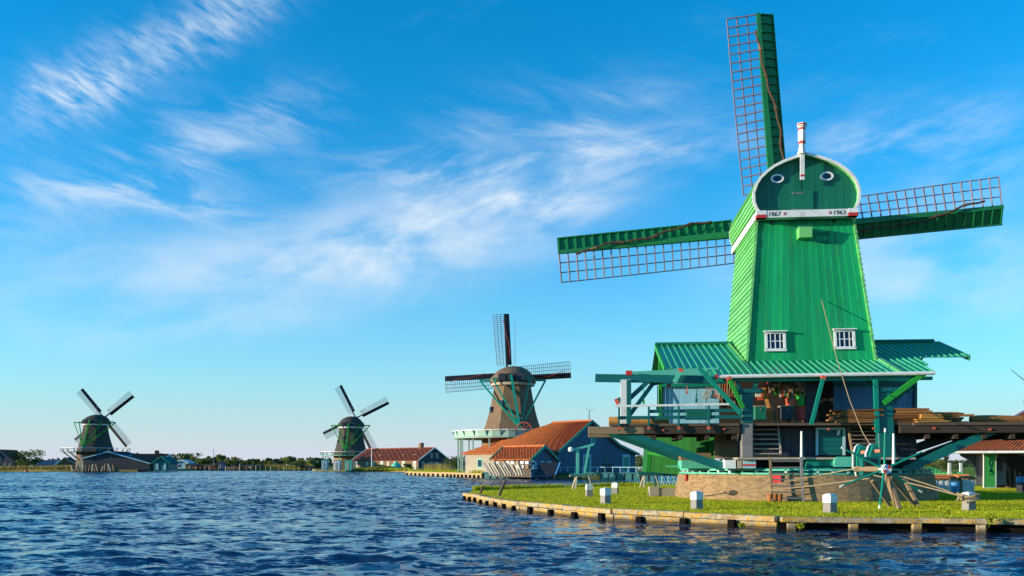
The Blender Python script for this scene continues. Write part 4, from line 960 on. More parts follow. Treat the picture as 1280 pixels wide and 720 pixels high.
mb = MB(); mb.path([(-.16, 0, .15), (-.26, 0, .13), (-.32, 0, .15), (-.3, 0, .2)], .018); mk('hook', mb, mat['black'], e)
rope('hauling_rope', [W(907, 616, 31.8), W(892, 619, 30.5), W(880, 620, 27.7)], .014, 'short thin rope from the pulley block toward the near bollard')

# ladder from the lawn to the walkway
def lad():
    e_base = L(985, 627, -5.42); e = empty('wooden_ladder', mill_world((e_base.x, -5.42, LAND)), 'wooden ladder with round rungs leaning from lawn to mill walkway', 'ladder', rz=MROT)
    w = .56
    for s in (-1, 1):
        mb = MB(); mb.beam((s * w, 0, -.01), (s * w, .42, 1.66), .06, .08, up=(1, 0, 0)); mk('side_rail', mb, mat['oldwood' if s < 0 else 'greywood'], e)
    for i in range(7):
        t = (i + .6) / 7.3; mb = MB(); mb.tube((-w, .42 * t, 1.66 * t), (w, .42 * t, 1.66 * t), .025, n=6); mk('rung', mb, mat['greywood'], e)
lad()
for k, px in enumerate((962.5, 968.5, 974.5)):
    b = L(px, 627, -5.33); b.z = LAND
    at('clay_pot', lambda mb: mb.lathe([(0, 0), (.085, 0), (.10, .1), (.12, .26), (.13, .30), (.11, .30), (.10, .27), (0, .27)], b, 12), 'terracotta', 'small terracotta pot at the foot of the ladder', 'pot', 'pots at the foot of the ladder', b, sm=True)

# ---------------------------------------------------------------- bollards
def bollard(px, py, label, group=None, rot=0, h=.56, w=.29):
    p = on_land(px, py); e = empty('bollard', p, label, 'bollard', group, rot)
    mb = MB(); mb.hexa([(-w / 2, -w / 2, -.05), (w / 2, -w / 2, -.05), (w / 2, w / 2, -.05), (-w / 2, w / 2, -.05), (-w * .46, -w * .46, h * .52), (w * .46, -w * .46, h * .52), (w * .46, w * .46, h * .52), (-w * .46, w * .46, h * .52)]); mk('post', mb, mat['blockgrey'], e, bevel=.012)
    mb = MB(); u = w * .5; mb.hexa([(-u, -u, h * .52), (u, -u, h * .52), (u, u, h * .52), (-u, u, h * .52), (-u, -u, h * .93), (u, -u, h * .93), (u, u, h * .93), (-u, u, h * .93)]); hd = mk('head', mb, mat['white'], e, bevel=.012)
    mb = MB(); mb.hexa([(-u, -u, h * .931), (u, -u, h * .931), (u, u, h * .931), (-u, u, h * .931), (-.05, -.05, h), (.05, -.05, h), (.05, .05, h), (-.05, .05, h)]); mk('crown', mb, mat['white'], hd)
    return e
bollard(736.5, 621, 'white-headed grey bollard standing between its two close companions and the wooden trestle', rot=.1)
bollard(757, 629.5, 'white-headed grey bollard of three, on the lawn closest to the quay tip edge', rot=.55)
bollard(769, 617.5, 'white-headed grey bollard of three, standing farthest up the lawn from the quay', rot=-.35)
bollard(871, 636.5, 'white-headed grey bollard in front of the iron pulley block', rot=.5)
bollard(1037.5, 641.5, 'white-headed grey bollard alone between the ladder and the winding wheel', rot=.5)
F_e = bollard(1211, 638, 'grey bollard with hemp rope wound round its head', rot=.3)
e = empty('rope_bundle', on_land(1211, 638) + Vector((0, 0, .38)), 'tangle of hemp rope wound round the bollard head', 'rope')
r3 = random.Random(12)
for k in range(5):
    zz, rr_ = .02 + .032 * k, .27 + r3.uniform(-.02, .04); ph = r3.random() * 6
    mb = MB(); mb.path([Vector((rr_ * math.cos(t * .4 + ph) * 1.05, rr_ * math.sin(t * .4 + ph), zz - .06 + .05 * math.sin(t * .8 + ph))) for t in range(17)], .028, 6); mk('rope_turn', mb, mat['rope'], e)
mb = MB(); mb.path([Vector((-.25 - .22 * math.sin(t * .35), -.2, .06 - .17 * (1 - math.cos(t * .7)) * .5)) for t in range(10)], .026, 6); mk('rope_loop', mb, mat['rope'], e)

# ---------------------------------------------------------------- small things on the lawn and quay
e = empty('stone_trough', on_land(828, 620.5), 'long low weathered stone block lying beside the brick ring', 'stone block', rz=-.05)
mb = MB(); mb.span(-.6, 1.2, -.2, .25, -.03, .36); mk('block', mb, mat['stone'], e, bevel=.03)
mb = MB(); mb.span(-.6, -.15, -.23, .27, -.03, .42); mk('end_stone', mb, mat['stone'], e, bevel=.03)
def trestle(px, py, label):
    e = empty('trestle', on_land(px, py), label, 'trestle', rz=.2)
    for s in (-1, 1):
        for q in (-1, 1):
            mb = MB(); mb.beam((s * .5, q * .32, -.02), (s * .36, q * .04, .72), .09, .09); mk('leg', mb, mat['palewood'], e)
    mb = MB(); mb.beam((-.75, 0, .76), (.75, 0, .76), .13, .11); mk('top_rail', mb, mat['palewood'], e)
trestle(728, 611.5, 'pale wooden trestle on the back shore beside the three bollards')
trestle(812, 609.5, 'pale wooden trestle on the back shore beside the blue slatted pile')
for k, (px, py, hx, hz_) in enumerate(((597.5, 617, .25, .38), (619.5, 621, .42, .72))):
    p = on_land(px, py); mb = MB(); mb.tube((0, 0, -.3), (hx, .05, hz_), .07, .06, 7)
    mk('mooring_stake', mb, mat['darkwood'], None, ('short', 'tall')[k] + ' dark wooden stake leaning at the tip of the quay', 'stake', loc=p)
# blue-green slatted pile (stacked benches) behind the lawn
e = empty('slat_pile', on_land(818, 606.5), 'pile of stacked blue slatted trestle tables with white tops by the shore', 'table pile', rz=-.02)
for k in range(15):
    x = -1.1 + k * .26
    mb = MB(); mb.beam((x, -.35, 1.12), (x + .16, .3, 1.0), .12, .06, up=(0, 0, 1)); mk('white_slat', mb, mat['white'], e)
for j in range(4):
    mb = MB(); mb.span(-1.1, 2.7, -.2 + .12 * j, -.12 + .12 * j, .78 - .05 * j, .95); mk('table_edge', mb, mat['teal_dark'], e)
for k in range(15):
    x = -.2 + k * .2
    mb = MB(); mb.beam((x, -.3, .02), (x + .22, .1, .82), .035, .04); mb.beam((x + .22, -.3, .02), (x, .1, .82), .035, .04); mk('crossed_leg', mb, mat[('blue', 'pale_blue')[k % 2]], e)
# little plants sprouting from the quay
def plant(px, py, h, n, label, m='grass_blade', lift=0):
    p = on_land(px, py); e = empty('weed', p + Vector((0, 0, lift)), label, 'plant')
    st = MB(); lv = MB(); r = random.Random(int(px))
    for k in range(n):
        a = r.random() * 6.28; l = h * r.uniform(.5, 1); tip = Vector((math.cos(a) * l * .4, math.sin(a) * l * .4, l)); st.tube((0, 0, -.05), tip, .008, .004, 4)
        for j in range(7):
            c = tip * r.uniform(.35, 1) + Vector((r.gauss(0, .03), r.gauss(0, .03), 0)); d = Vector((r.gauss(0, 1), r.gauss(0, 1), r.gauss(0, .6))).normalized() * .06; q = d.orthogonal().normalized() * .03
            lv.add([c - q, c + d, c + q, c - d * .3], [(0, 1, 2, 3)])
    mk('stem', st, mat['leaf'], e); mk('leaf_cluster', lv, mat[m], e, kind='stuff')
plant(1182, 650, .42, 9, 'bright green weed growing on the quay edge next to the roped bollard'); plant(1236, 652, .3, 6, 'small leafy weed rooted in the quay cap', lift=-.1)
plant(1000, 652, .18, 8, 'low green weed sprouting under the quay cap', lift=-.2); plant(927, 650, .16, 5, 'tiny weed on a dark pile of the quay', lift=-.2); plant(1084, 627.5, .2, 6, 'green weed at the foot of the brick ring behind the prop')

# ---------------------------------------------------------------- shed at the right with pantile roof
SY = 51.0; sx = W(1220, 600, SY).x
shed = empty('tiled_shed', (sx, SY, LAND), 'small grey boarded shed with orange pantile roof at the right', 'shed')
def sp_(px, py, Y): p = W(px, py, Y); return Vector((p.x - sx, p.y - SY, p.z - LAND))
x1 = sp_(1258, 600, SY).x
for i in range(5):
    xa = x1 * i / 5; mb = MB(); mb.span(xa, xa + x1 / 5 - .012, -.03 * (i % 2), .07, .22, 2.72); mk('wall_board', mb, mat['greywood'], shed)
mb = MB(); mb.span(x1 * .46, x1 + .012, -.06, -.034, 1.05, 2.33); mk('dark_board', mb, mat['tar'], shed)
r4 = random.Random(2)
for k in range(7):
    mb = MB(); mb.box((x1 * .56 + (k % 2) * .22, -.065, 2.15 - .15 * (k // 2) - .03 * (k % 2)), (.1, .012, .06)); mk('white_mark', mb, mat['palewood'], shed)
pa, pb = sp_(1229, 609, SY), sp_(1243, 566, SY)
mb = MB(); mb.span(pa.x, pb.x, -.12, -.065, pa.z, 2.3); pan = mk('green_panel', mb, mat['banner'], shed)
for xa, xb, za, zb__ in ((pa.x - .05, pa.x, pa.z - .05, 2.3), (pb.x, pb.x + .05, pa.z - .05, 2.3), (pa.x, pb.x, pa.z - .05, pa.z)): mb = MB(); mb.span(xa, xb, -.13, -.062, za, zb__); mk('panel_frame', mb, mat['white'], pan)
cx, cz = (pa.x + pb.x) / 2 + .06, 0
mb = MB()
loop = [(-.04, 2.18), (-.13, 2.0), (-.12, 1.84), (-.02, 1.7), (.07, 1.84), (.08, 2.0), (-.04, 2.18)]
for (xa, za), (xb, zb__) in zip(loop, loop[1:]): mb.beam((cx + xa, -.128, za - .42), (cx + xb, -.128, zb__ - .42), .05, .022, up=(0, 1, 0))
for xa, za, xb, zb__ in ((-.02, 1.7, -.02, 1.5), (-.12, 1.52, .1, 1.45), (-.12, 1.38, -.02, 1.52), (.08, 1.38, -.02, 1.52), (-.16, 1.24, .12, 1.24), (-.02, 1.5, .1, 1.3)): mb.beam((cx + xa, -.128, za - .42), (cx + xb, -.128, zb__ - .42), .055, .022, up=(0, 1, 0))
mk('dark_emblem', mb, mat['cap_green'], pan)
mb = MB(); mb.span(x1 + .1, x1 + 6, 1.6, 1.7, 0, 3.2); mk('rear_wall', mb, mat['dark'], shed)
mb = MB(); mb.span(x1 - .07, x1, .08, 1.6, .2, 2.35); mk('partition', mb, mat['tar'], shed)
mb = MB(); mb.tube((x1 + 2.0, -.3, -.02), (x1 + 2.0, -.3, 3.3), .07); mk('post', mb, mat['greywood'], shed); mb = MB(); mb.beam((x1 + .1, -.1, 2.3), (x1 + 1.9, -.3, 1.5), .05, .08); mk('brace', mb, mat['greywood'], shed)
ev = [(sp_(1191, 566.5, SY - .6).x, -.6, 2.28)]
eL = Vector((ev[0][0], -.6, 2.16)); eR = eL + Vector((8.3, -3.2, 0)); rL = eL + Vector((5.42, 2.39, 2.4)); rR = eR + Vector((1.5, 3.9, 2.4))
mb = MB(); mb.sheet(eL, eR, rR, rL, 240, 22, lambda u, v: .035 * math.sin(u * 6.2832 * 44) + .035 * (1 - (v * 22) % 1.0001), .08); rf = mk('roof', mb, mat['pantile'], shed)
mb = MB(); mb.beam(eL + Vector((-.05, -.05, .03)), rL + Vector((0, 0, .06)), .14, .14); mk('hip_board', mb, mat['white'], rf)
mb = MB(); mb.tube(eL + Vector((-.1, -.08, -.06)), eR + Vector((0, -.08, -.06)), .075, n=8); mk('gutter', mb, mat['white'], rf)
mb = MB()
cur = [(0, -.1, .75), (-.1, -.1, 1.25), (-.45, -.15, 1.65), (-.95, -.2, 1.9), (-1.15, -.3, 2.2)]
mb.prism([(x, y, z) for x, y, z in cur] + [(0, -.1, 2.25)], (0, .12, 0)); mk('eave_bracket', mb, mat['tar'], shed)
for k in range(8):
    a = r4.uniform(-.5, .5); p = Vector((x1 + .45 + r4.uniform(0, .7), .5 + r4.uniform(0, .5), 0)); mb = MB()
    mk('driftwood', MB().beam((0, 0, .02), (a, .1, .8 + r4.random() * .5), .09, .06, up=(0, 1, 0)), mat['oldwood'], None, 'offcut of brown wood propped in the open bay of the shed', 'wood', 'wood offcuts in the open shed bay', loc=(sx + p.x, SY + p.y, LAND))
b_ = sp_(1271.5, 622, 44); e = empty('water_butt', (sx + b_.x, 43.9, LAND), 'dark barrel with blue lid standing before the shed', 'barrel')
mb = MB(); mb.lathe([(0, 0), (.4, 0), (.45, .25), (.43, .5), (0, .5)], (.4, 0, 0), 14); mk('barrel', mb, mat['tar'], e, sm=False); mb = MB(); mb.lathe([(0, .5), (.46, .5), (.46, .78), (0, .80)], (.4, 0, 0), 14); mk('lid', mb, mat['blue'], e)
# white bins with terracotta lids, fence
for k, (px0, px1, Y) in enumerate(((1164, 1186, 44.5), (1187, 1203, 45.2), (1204, 1218, 44.8))):
    p, q = W(px0, 614, Y), W(px1, 600, Y)
    e = empty('planter_box', (p.x, Y, LAND), ('long white boarded planter with rusty lid left of the blue tub', 'grey-white planter behind the blue tub', 'white boarded planter beside the shed corner')[k], 'planter')
    w_ = q.x - p.x; n = max(3, int(w_ / .14))
    for i in range(n): mb = MB(); mb.span(w_ * i / n, w_ * (i + 1) / n - .012, -.02 * (i % 2), .06, -.02, .66); mk('slat', mb, mat['white'], e)
    mb = MB(); mb.span(0, w_, .062, .7, -.02, .64); mk('body', mb, mat['palewood'], e)
    mb = MB(); mb.sheet((-.08, -.1, .70), (w_ + .08, -.1, .70), (w_ + .08, .8, .88), (-.08, .8, .88), 24, 3, lambda u, v: .03 * math.sin(u * 50), .05); mk('lid', mb, mat['terracotta'], e)
p = W(1194, 606, 43.5); e = empty('blue_tub', (p.x, 43.5, LAND), 'small blue tub standing before the white planters', 'tub'); mb = MB(); mb.lathe([(0, 0), (.16, 0), (.2, .5), (.21, .52), (.18, .52), (.16, .1), (0, .1)], (0, 0, 0), 14); mk('tub', mb, mat['blue'], e); mb = MB(); mb.path([Vector((.2 * math.cos(t * .3), 0, .52 + .2 * math.sin(t * .3))) for t in range(11)], .012); mk('handle', mb, mat['black'], e)
e = empty('garden_fence', W(1150, 598, 62).xy.to_3d() + Vector((0, 0, LAND)), 'low green picket fence between the mill and the shed', 'fence')
base = W(1150, 598, 62)
for i in range(26):
    px = 1146 + i * 2.35; Y = 62 - .1 * i; q = W(px, 598, Y); h = .9 + .35 * math.sin(math.pi * min(1, i / 14)) * (1 if i < 17 else .5)
    mb = MB(); mb.box((q.x - base.x, q.y - base.y, h / 2), (.09, .03, h)); mk('picket', mb, mat['bright_green' if i % 2 else 'mint'], e)
for z in (.35, .8):
    q0_, q1_ = W(1146, 598, 62), W(1203, 598, 59.6); mb = MB(); mb.beam((q0_.x - base.x, q0_.y - base.y + .05, z), (q1_.x - base.x, q1_.y - base.y + .05, z), .04, .07); mk('rail', mb, mat['bright_green'], e)
for px in (1186, 1200): q = W(px, 598, 60.0); mb = MB(); mb.box((q.x - base.x, q.y - base.y - .1, .75), (.16, .16, 1.55)); mk('gate_post', mb, mat['white'], e)

# ---------------------------------------------------------------- the far shore: mills, houses, trees
BK = .55
def smock_mill(label, px, Y, s, P):
    """thatched smock mill seen from its tail side; P holds heights and radii in metres above the bank"""
    X = (px - 640) * Y / FPX
    m = empty('smock_mill', (X, Y, BK), label, 'windmill', rz=P.get('yaw', 0))
    T = mat[P['thatch']]
    def pr(name, mb, mt, par=None, **k): return mk(name, mb, mat[mt] if isinstance(mt, str) else mt, par or m, **k)
    zb, zt, rb, rt = P['zb'], P['zt'], P['rb'], P['rt']
    prof = []
    for i in range(9):
        t = i / 8; prof.append((rb + (rt - rb) * (t + .16 * math.sin(math.pi * t) * (1 - t * .4)), zb + (zt - zb) * t))
    mb = MB(); mb.lathe([(0, zb)] + prof + [(0, zt)], (0, 0, 0), 8, R(22.5), R(382.5)); tw = pr('tower', mb, T)
    for a, z in ((-115, .62), (-78, .25), (-150, .5)):
        t = z; r = (rb + (rt - rb) * (t + .1)) * .95; mb = MB(); mb.box((r * math.cos(R(a)), r * math.sin(R(a)), zb + (zt - zb) * z), (.5, .5, .8), R(a)); pr('window', mb, 'glass', tw)
    mb = MB(); mb.lathe([(0, 0), (rt + .35, 0), (rt + .42, .25), (rt + .2, .5), (0, .5)], (0, 0, zt - .05), 20); pr('cap_rim', mb, P.get('rim', 'white'))
    # boat-shaped cap
    hw, hh, l0, l1 = P['cw'], P['ch'], -P['cw'] * 1.0, P['cw'] * 1.25
    vs_, fs = [], []; nu, nv = 14, 9
    for j in range(nv + 1):
        t = j / nv; y = l0 + (l1 - l0) * t; q = math.sin(math.pi * (.13 + .74 * t)) ** .6
        for i in range(nu + 1):
            a = math.pi * i / nu; vs_.append((hw * q * math.cos(a) * (1 if abs(math.cos(a)) < .95 else 1.08), y, zt + .42 + hh * (.62 + .38 * t) * q * math.sin(a) ** .85))
    w_ = nu + 1
    fs = [(j * w_ + i, j * w_ + i + 1, (j + 1) * w_ + i + 1, (j + 1) * w_ + i) for j in range(nv) for i in range(nu)] + [tuple(range(w_)), tuple(nv * w_ + i for i in range(w_))]
    mb = MB(); mb.add(vs_, fs); cap = pr('cap', mb, T)
    for k in (-1.0, 0, 1.0):
        mb = MB(); mb.box((k * hw * .42, l0 - .12, zt + .95), (hw * .34, .5, .95), 0, -.25); pr('cap_hatch', mb, 'tar', cap)
    mb = MB(); mb.tube((hw * .1, 0, zt + hh), (hw * .1, 0, zt + hh + P.get('mast', 3)), .05, .03, 5); pr('lightning_rod', mb, 'greywood', cap)
    hub = Vector((P.get('hx', 0), l1 + .9, zt + .42 + hh * P.get('hubf', .5)))
    for a in P['sails']: make_sail(m, hub, R(a), P['R'], mat['black'], mat['turbine'], lat_w=P.get('lw', 1.5), board_w=.66, n=26, fine=False, rope=P.get('rope'))
    mb = MB(); mb.tube(hub + Vector((0, .4, 0)), hub + Vector((0, -1.6, .05)), .45, .4, 10); pr('wind_shaft', mb, 'black')
    # tail: cross beams, pole and braces down to the winch
    GM = mat[P['tail']]; zt2 = zt + .75; wz = P['zg'] + .9; wy = -(rb + .9); wx = P.get('wx', 0)
    bw = P['bw']
    for y, k in ((-.4, 1.0), (l0 + .2, .55)):
        mb = MB(); mb.beam((-bw * k, y, zt2), (bw * k, y, zt2), .26, .28); pr('tail_beam', mb, GM)
    mb = MB(); mb.beam((0, l0 - .5, zt + 1.2), (wx, wy, wz), .36, .36, up=(1, 0, 0)); pr('tail_pole', mb, GM)
    for xa, y in ((-bw, -.4), (bw, -.4), (-bw * .55, l0 + .2), (bw * .55, l0 + .2)):
        mb = MB(); mb.beam((xa, y, zt2), (wx, wy + .1, wz + .25), .2, .2, up=(1, 0, 0)); pr('tail_brace', mb, GM)
    mb = MB(); mb.lathe([(.95, -.05), (1.08, -.05), (1.08, .05), (.95, .05), (.95, -.05)], (0, 0, 0), 20)
    for k in range(4): a = k * math.pi / 4; mb.beam((-math.cos(a), -math.sin(a), 0), (math.cos(a), math.sin(a), 0), .06, .06)
    mb.v = [(wx + .5 + p[0], wy - .1 + p[2], wz + .1 + p[1]) for p in mb.v]; pr('winch_wheel', mb, 'orange_red' if P['tail'] == 'teal' else 'teal_dark')
    # gallery
    rg, zg = P['rg'], P['zg']
    mb = MB(); mb.lathe([(rb * .8, zg - .12), (rg, zg - .12), (rg, zg), (rb * .8, zg), (rb * .8, zg - .12)], (0, 0, 0), 24); deck = pr('gallery_deck', mb, P['gal'])
    n = P.get('nrail', 24)
    for i in range(n):
        a = 6.2832 * i / n; mb = MB(); mb.beam((rg * .98 * math.cos(a), rg * .98 * math.sin(a), zg), (rg * 1.03 * math.cos(a), rg * 1.03 * math.sin(a), zg + .95), .12, .12); pr('baluster', mb, 'teal_dark', deck)
    mb = MB(); mb.lathe([(rg * 1.02, zg + .88), (rg * 1.04, zg + .88), (rg * 1.04, zg + .98), (rg * 1.02, zg + .98), (rg * 1.02, zg + .88)], (0, 0, 0), 24); pr('gallery_rail', mb, 'white', deck)
    if P.get('solid'): mb = MB(); mb.lathe([(rg * .985, zg + .04), (rg * 1.0, zg + .04), (rg * 1.012, zg + .8), (rg * .99, zg + .8), (rg * .985, zg + .04)], (0, 0, 0), 24); pr('gallery_skirt', mb, 'pale_mint', deck)
    np_ = P.get('nposts', 16)
    for i in range(np_):
        a = 6.2832 * (i + .5) / np_
        mb = MB()
        if P.get('braced'): mb.beam((rb * 1.0 * math.cos(a), rb * math.sin(a), zg * .45), (rg * .95 * math.cos(a), rg * .95 * math.sin(a), zg - .12), .18, .18)
        else: mb.box((rg * .93 * math.cos(a), rg * .93 * math.sin(a), (zg - .13) / 2 - .05), (.2, .2, zg - .05))
        pr('gallery_post', mb, P['gal'])
    mb = MB(); mb.lathe([(0, -.3), (rb * 1.02, -.3), (rb * .98, zb + .05), (0, zb + .05)], (0, 0, 0), 8, R(22.5), R(382.5)); pr('base_wall', mb, P['base'])
    m.scale = (s, s, s)
    return m
smock_mill('large brown thatched windmill with pale green gallery behind the orange-roofed barn', 641, 126, 1, dict(
    thatch='thatch', zb=5.5, zt=12.5, rb=4.6, rt=2.75, cw=3.05, ch=3.05, R=9.4, sails=(3, 93, 183, 273), hx=-1.1, hubf=.44, rope=mat['orange_red'], tail='teal', bw=4.7, wx=1.4, rg=8.4, zg=5.0, gal='pale_mint', solid=True, base='oldwood', rim='palewood', mast=6.2, nposts=18, nrail=26, yaw=R(-4), lw=1.75))
smock_mill('grey-brown thatched windmill with crossed black sails beside the long red-roofed house', 438.5, 280, 1.138, dict(
    thatch='thatch_dark', zb=4.0, zt=11.4, rb=4.9, rt=3.2, cw=3.4, ch=3.6, R=10.3, sails=(27, 117, 207, 297), hx=.7, hubf=.75, tail='bright_green', bw=5.4, wx=-.6, rg=8.2, zg=3.8, gal='mint', base='oldwood', nposts=12, yaw=R(2)))
smock_mill('dark green-grey windmill with crossed black sails above a low tarred barn', 119.5, 243, 1, dict(
    thatch='thatch_dark', zb=4.8, zt=12.2, rb=4.9, rt=3.0, cw=3.4, ch=3.2, R=10.2, sails=(39, 129, 219, 309), hx=.2, hubf=.6, tail='bright_green', bw=5.6, wx=-1.0, rg=8.6, zg=4.9, gal='teal_dark', base='darkwood', braced=True, nposts=14, yaw=R(3)))

def house(label, p0, gd, rd, gw, ln, ze0, za, ze1, af, wall, side, roof, rake, cat='house', bend=None, ridge_len=None, name='house', cols=None, thick=.12, over=.35, long0=None):
    """gabled building: p0 = near left gable corner, gd/rd = unit directions along gable and ridge; gable eaves ze0, ze1, apex za at fraction af"""
    gd, rd = Vector((*gd, 0)).normalized(), Vector((*rd, 0)).normalized()
    e = empty(name, (p0[0], p0[1], BK), label, cat)
    pt = lambda t, s, z: gd * t + rd * s + Vector((0, 0, z))
    prof = [(0, ze0), (gw * af, za)] + ([bend] if bend else []) + [(gw, ze1)]
    poly = [(0, -.3)] + prof + [(gw, -.3)]
    mb = MB(); mb.prism([pt(t, 0, z - .04) for t, z in poly], rd * .15); mk('gable_wall', mb, mat[wall], e)
    mb = MB(); mb.prism([pt(t, ln - .15, z - .04) for t, z in ([(0, -.3), (0, ze0), (gw, ze1), (gw, -.3)] if ridge_len else poly)], rd * .15); mk('rear_wall', mb, mat[wall], e)
    for t, zz in ((0, ze0), (gw - .15, ze1)): mb = MB(); mb.prism([pt(t, .15, -.3), pt(t + .15, .15, -.3), pt(t + .15, ln - .15, -.3), pt(t, ln - .15, -.3)], (0, 0, zz + .26)); mk('side_wall', mb, mat[side], e)
    rl = ridge_len or ln; oz = .06
    segs = list(zip(prof, prof[1:]))
    for k, ((t0, z0), (t1, z1)) in enumerate(segs):
        end0 = ln if t0 in (0, gw) or not ridge_len else rl; end1 = ln if t1 in (0, gw) or not ridge_len else rl
        sl = (z1 - z0) / (t1 - t0); f = over if t0 == 0 else 0; g_ = over if t1 == gw else 0
        a, b, c, d = pt(t0 - f, -over, z0 - sl * f + oz), pt(t0 - f, end0 + over, z0 - sl * f + oz), pt(t1 + g_, end1 + (over if not ridge_len else 0), z1 + sl * g_ + oz), pt(t1 + g_, -over, z1 + sl * g_ + oz)
        nc = cols or max(6, int(ln / .32))
        mb = MB(); mb.sheet(a, b, c, d, nc * 4, 14, lambda u, v: .09 * math.sin(u * 6.2832 * nc) + .11 * (1 - (v * 14) % 1.0001) + .03 * math.sin(u * 91 + v * 57), thick); r_ = mk('roof', mb, mat[roof], e)
        mb = MB(); mb.beam(a + Vector((0, 0, -.02)) - rd * .07, d + Vector((0, 0, -.02)) - rd * .07, .12, .3); mk('barge_board', mb, mat[rake], r_)
        if not ridge_len: mb = MB(); mb.beam(b + Vector((0, 0, -.02)) + rd * .07, c + Vector((0, 0, -.02)) + rd * .07, .12, .3); mk('barge_board', mb, mat[rake], r_)
    if ridge_len:
        a, b, c = pt(0, ln + .3, ze0 + oz), pt(gw, ln + .3, ze1 + oz), pt(gw * af, rl, za + oz); mb = MB(); mb.prism([a, b, c], (0, 0, -.12)); mk('roof', mb, mat[roof], e)
    mb = MB(); mb.tube(pt(gw * af, -over, za + .12), pt(gw * af, rl + (over if not ridge_len else 0), za + .12), .14, n=6); mk('ridge_tiles', mb, mat[roof], e)
    def win(t, z, w, h, face='gable', fr='white', gl='glass', nm='window'):
        n_ = -rd if face == 'gable' else -gd; u = gd if face == 'gable' else rd
        c = (pt(t, 0, z) if face == 'gable' else pt(0, t, z)) + n_ * .03
        mb = MB(); mb.prism([c + u * (x * w / 2) + Vector((0, 0, y * h / 2)) for x, y in ((-1, -1), (1, -1), (1, 1), (-1, 1))], n_ * .06); q = mk(nm, mb, mat[fr], e)
        if gl: mb = MB(); mb.prism([c + n_ * .062 + u * (x * w * .38) + Vector((0, 0, y * h * .38)) for x, y in ((-1, -1), (1, -1), (1, 1), (-1, 1))], n_ * .015); mk('pane', mb, mat[gl], q)
    e_pt = pt
    return e, win, pt
Q = math.sqrt(.5)
# barn by the large mill
bx = (697 - 640) * 108 / FPX
e, win, pt = house('big blue-black boarded barn with orange tiled roof and teal rake boards', (bx, 108), (.73, .68), (-.68, .73), 15.0, 17.7, 2.85, 6.7, 2.65, 5.9 / 15, 'tarblue', 'palewood', 'pantile', 'teal', 'barn', bend=(11.3, 3.75), ridge_len=6.5, name='barn')
win(6.4, 4.4, .95, 1.15, fr='pale_blue', gl='teal'); win(5.3, 1.25, 1.5, 2.5, fr='pale_blue', gl='teal', nm='door'); win(13.0, 1.3, 1.5, 2.5, fr='pale_blue', gl='teal', nm='door'); win(9.1, 1.7, .7, .8, fr='tarblue', gl='teal_dark')
for t in (8.6, 9.7): win(t, .75, .9, 1.2, fr='tar', gl=None, nm='hatch')
for s, fr in ((5.5, 'white'), (11, 'mint'), (14.5, 'mint')): win(s, 1.4, 1.0, 1.2, 'side', fr)
for i in range(9):
    z = .1 + i * .31; mb = MB(); mb.prism([pt(.05, 0, z) - Vector((-.68, .73, 0)) * .02, pt(14.9, 0, z) - Vector((-.68, .73, 0)) * .02, pt(14.9, 0, z + .29) - Vector((-.68, .73, 0)) * .02, pt(.05, 0, z + .29) - Vector((-.68, .73, 0)) * .02], Vector((.68, -.73, 0)) * .05)
    o = mk('wall_board', mb, mat['tarblue'], e) if z + .29 < 2.7 else None
for i in range(6):
    z = .05 + i * .42; n_ = Vector((-.73, -.68, 0)); mb = MB(); mb.prism([pt(0, .2, z) + n_ * .005, pt(0, 17.5, z) + n_ * .005, pt(0, 17.5, z + .4) + n_ * .005, pt(0, .2, z + .4) + n_ * .005], n_ * .05); mk('wall_board', mb, mat['palewood'], e)
# crane at the barn door
c0 = W(722, 589, 104); e = empty('hoist_frame', (c0.x, 104, BK), 'teal hoist frame with white lamp head before the blue-black barn', 'crane')
for x, z, x2, z2, w in ((0, 0, 0, 3.2, .35), (.75, 0, 1.35, 3.3, .25), (-.5, 2.95, 1.9, 3.6, .25), (-.9, .05, .7, .05, .25), (-.2, 0, .2, 3, .15)):
    mb = MB(); mb.beam((x, 0, z), (x2, 0, z2), w, w, up=(0, 1, 0)); mk('frame_beam', mb, mat['mint' if x != -.2 else 'teal'], e)
mb = MB(); mb.lathe([(0, -.3), (.25, -.25), (.35, 0), (.25, .25), (0, .3)], (-.8, -.1, 3.0), 10); mk('lamp_head', mb, mat['white'], e, sm=True)
# small open shed
bx = (664 - 640) * 104 / FPX
e, win, pt = house('small open-sided shed with orange tiled roof and teal barge boards', (bx, 104), (.73, .68), (-.68, .73), 3.9, 6.6, 2.0, 3.35, 2.0, .5, 'tarblue', 'darkwood', 'pantile', 'teal', 'shed', name='shed')
for k in range(14):
    r_ = random.Random(k); t = .3 + (k % 7) * .5; mb = MB()
    s_ = .5 + (k % 7) * .85; z_ = .95 + .5 * (k // 7); n_ = Vector((-.73, -.68, 0)); c = pt(0, s_, z_) + n_ * .12
    mb.box(c, (.55, .25, .3 + .15 * r_.random()), R(132)); mk('white_bundle', mb, mat['white' if k % 3 else 'oldwood'], e)
mb = MB(); c = pt(1.9, 0, .9) + Vector((.68, -.73, 0)) * .1
for k in range(9):
    r_ = random.Random(k + 40); mb = MB(); mb.box(pt(.5 + (k % 3) * 1.2, 0, .8 + .35 * (k // 3)) + Vector((.68, -.73, 0)) * .08, (.7, .15, .22), R(43), ry=r_.uniform(-.5, .5)); mk('white_bundle', mb, mat['pale_blue'], e)
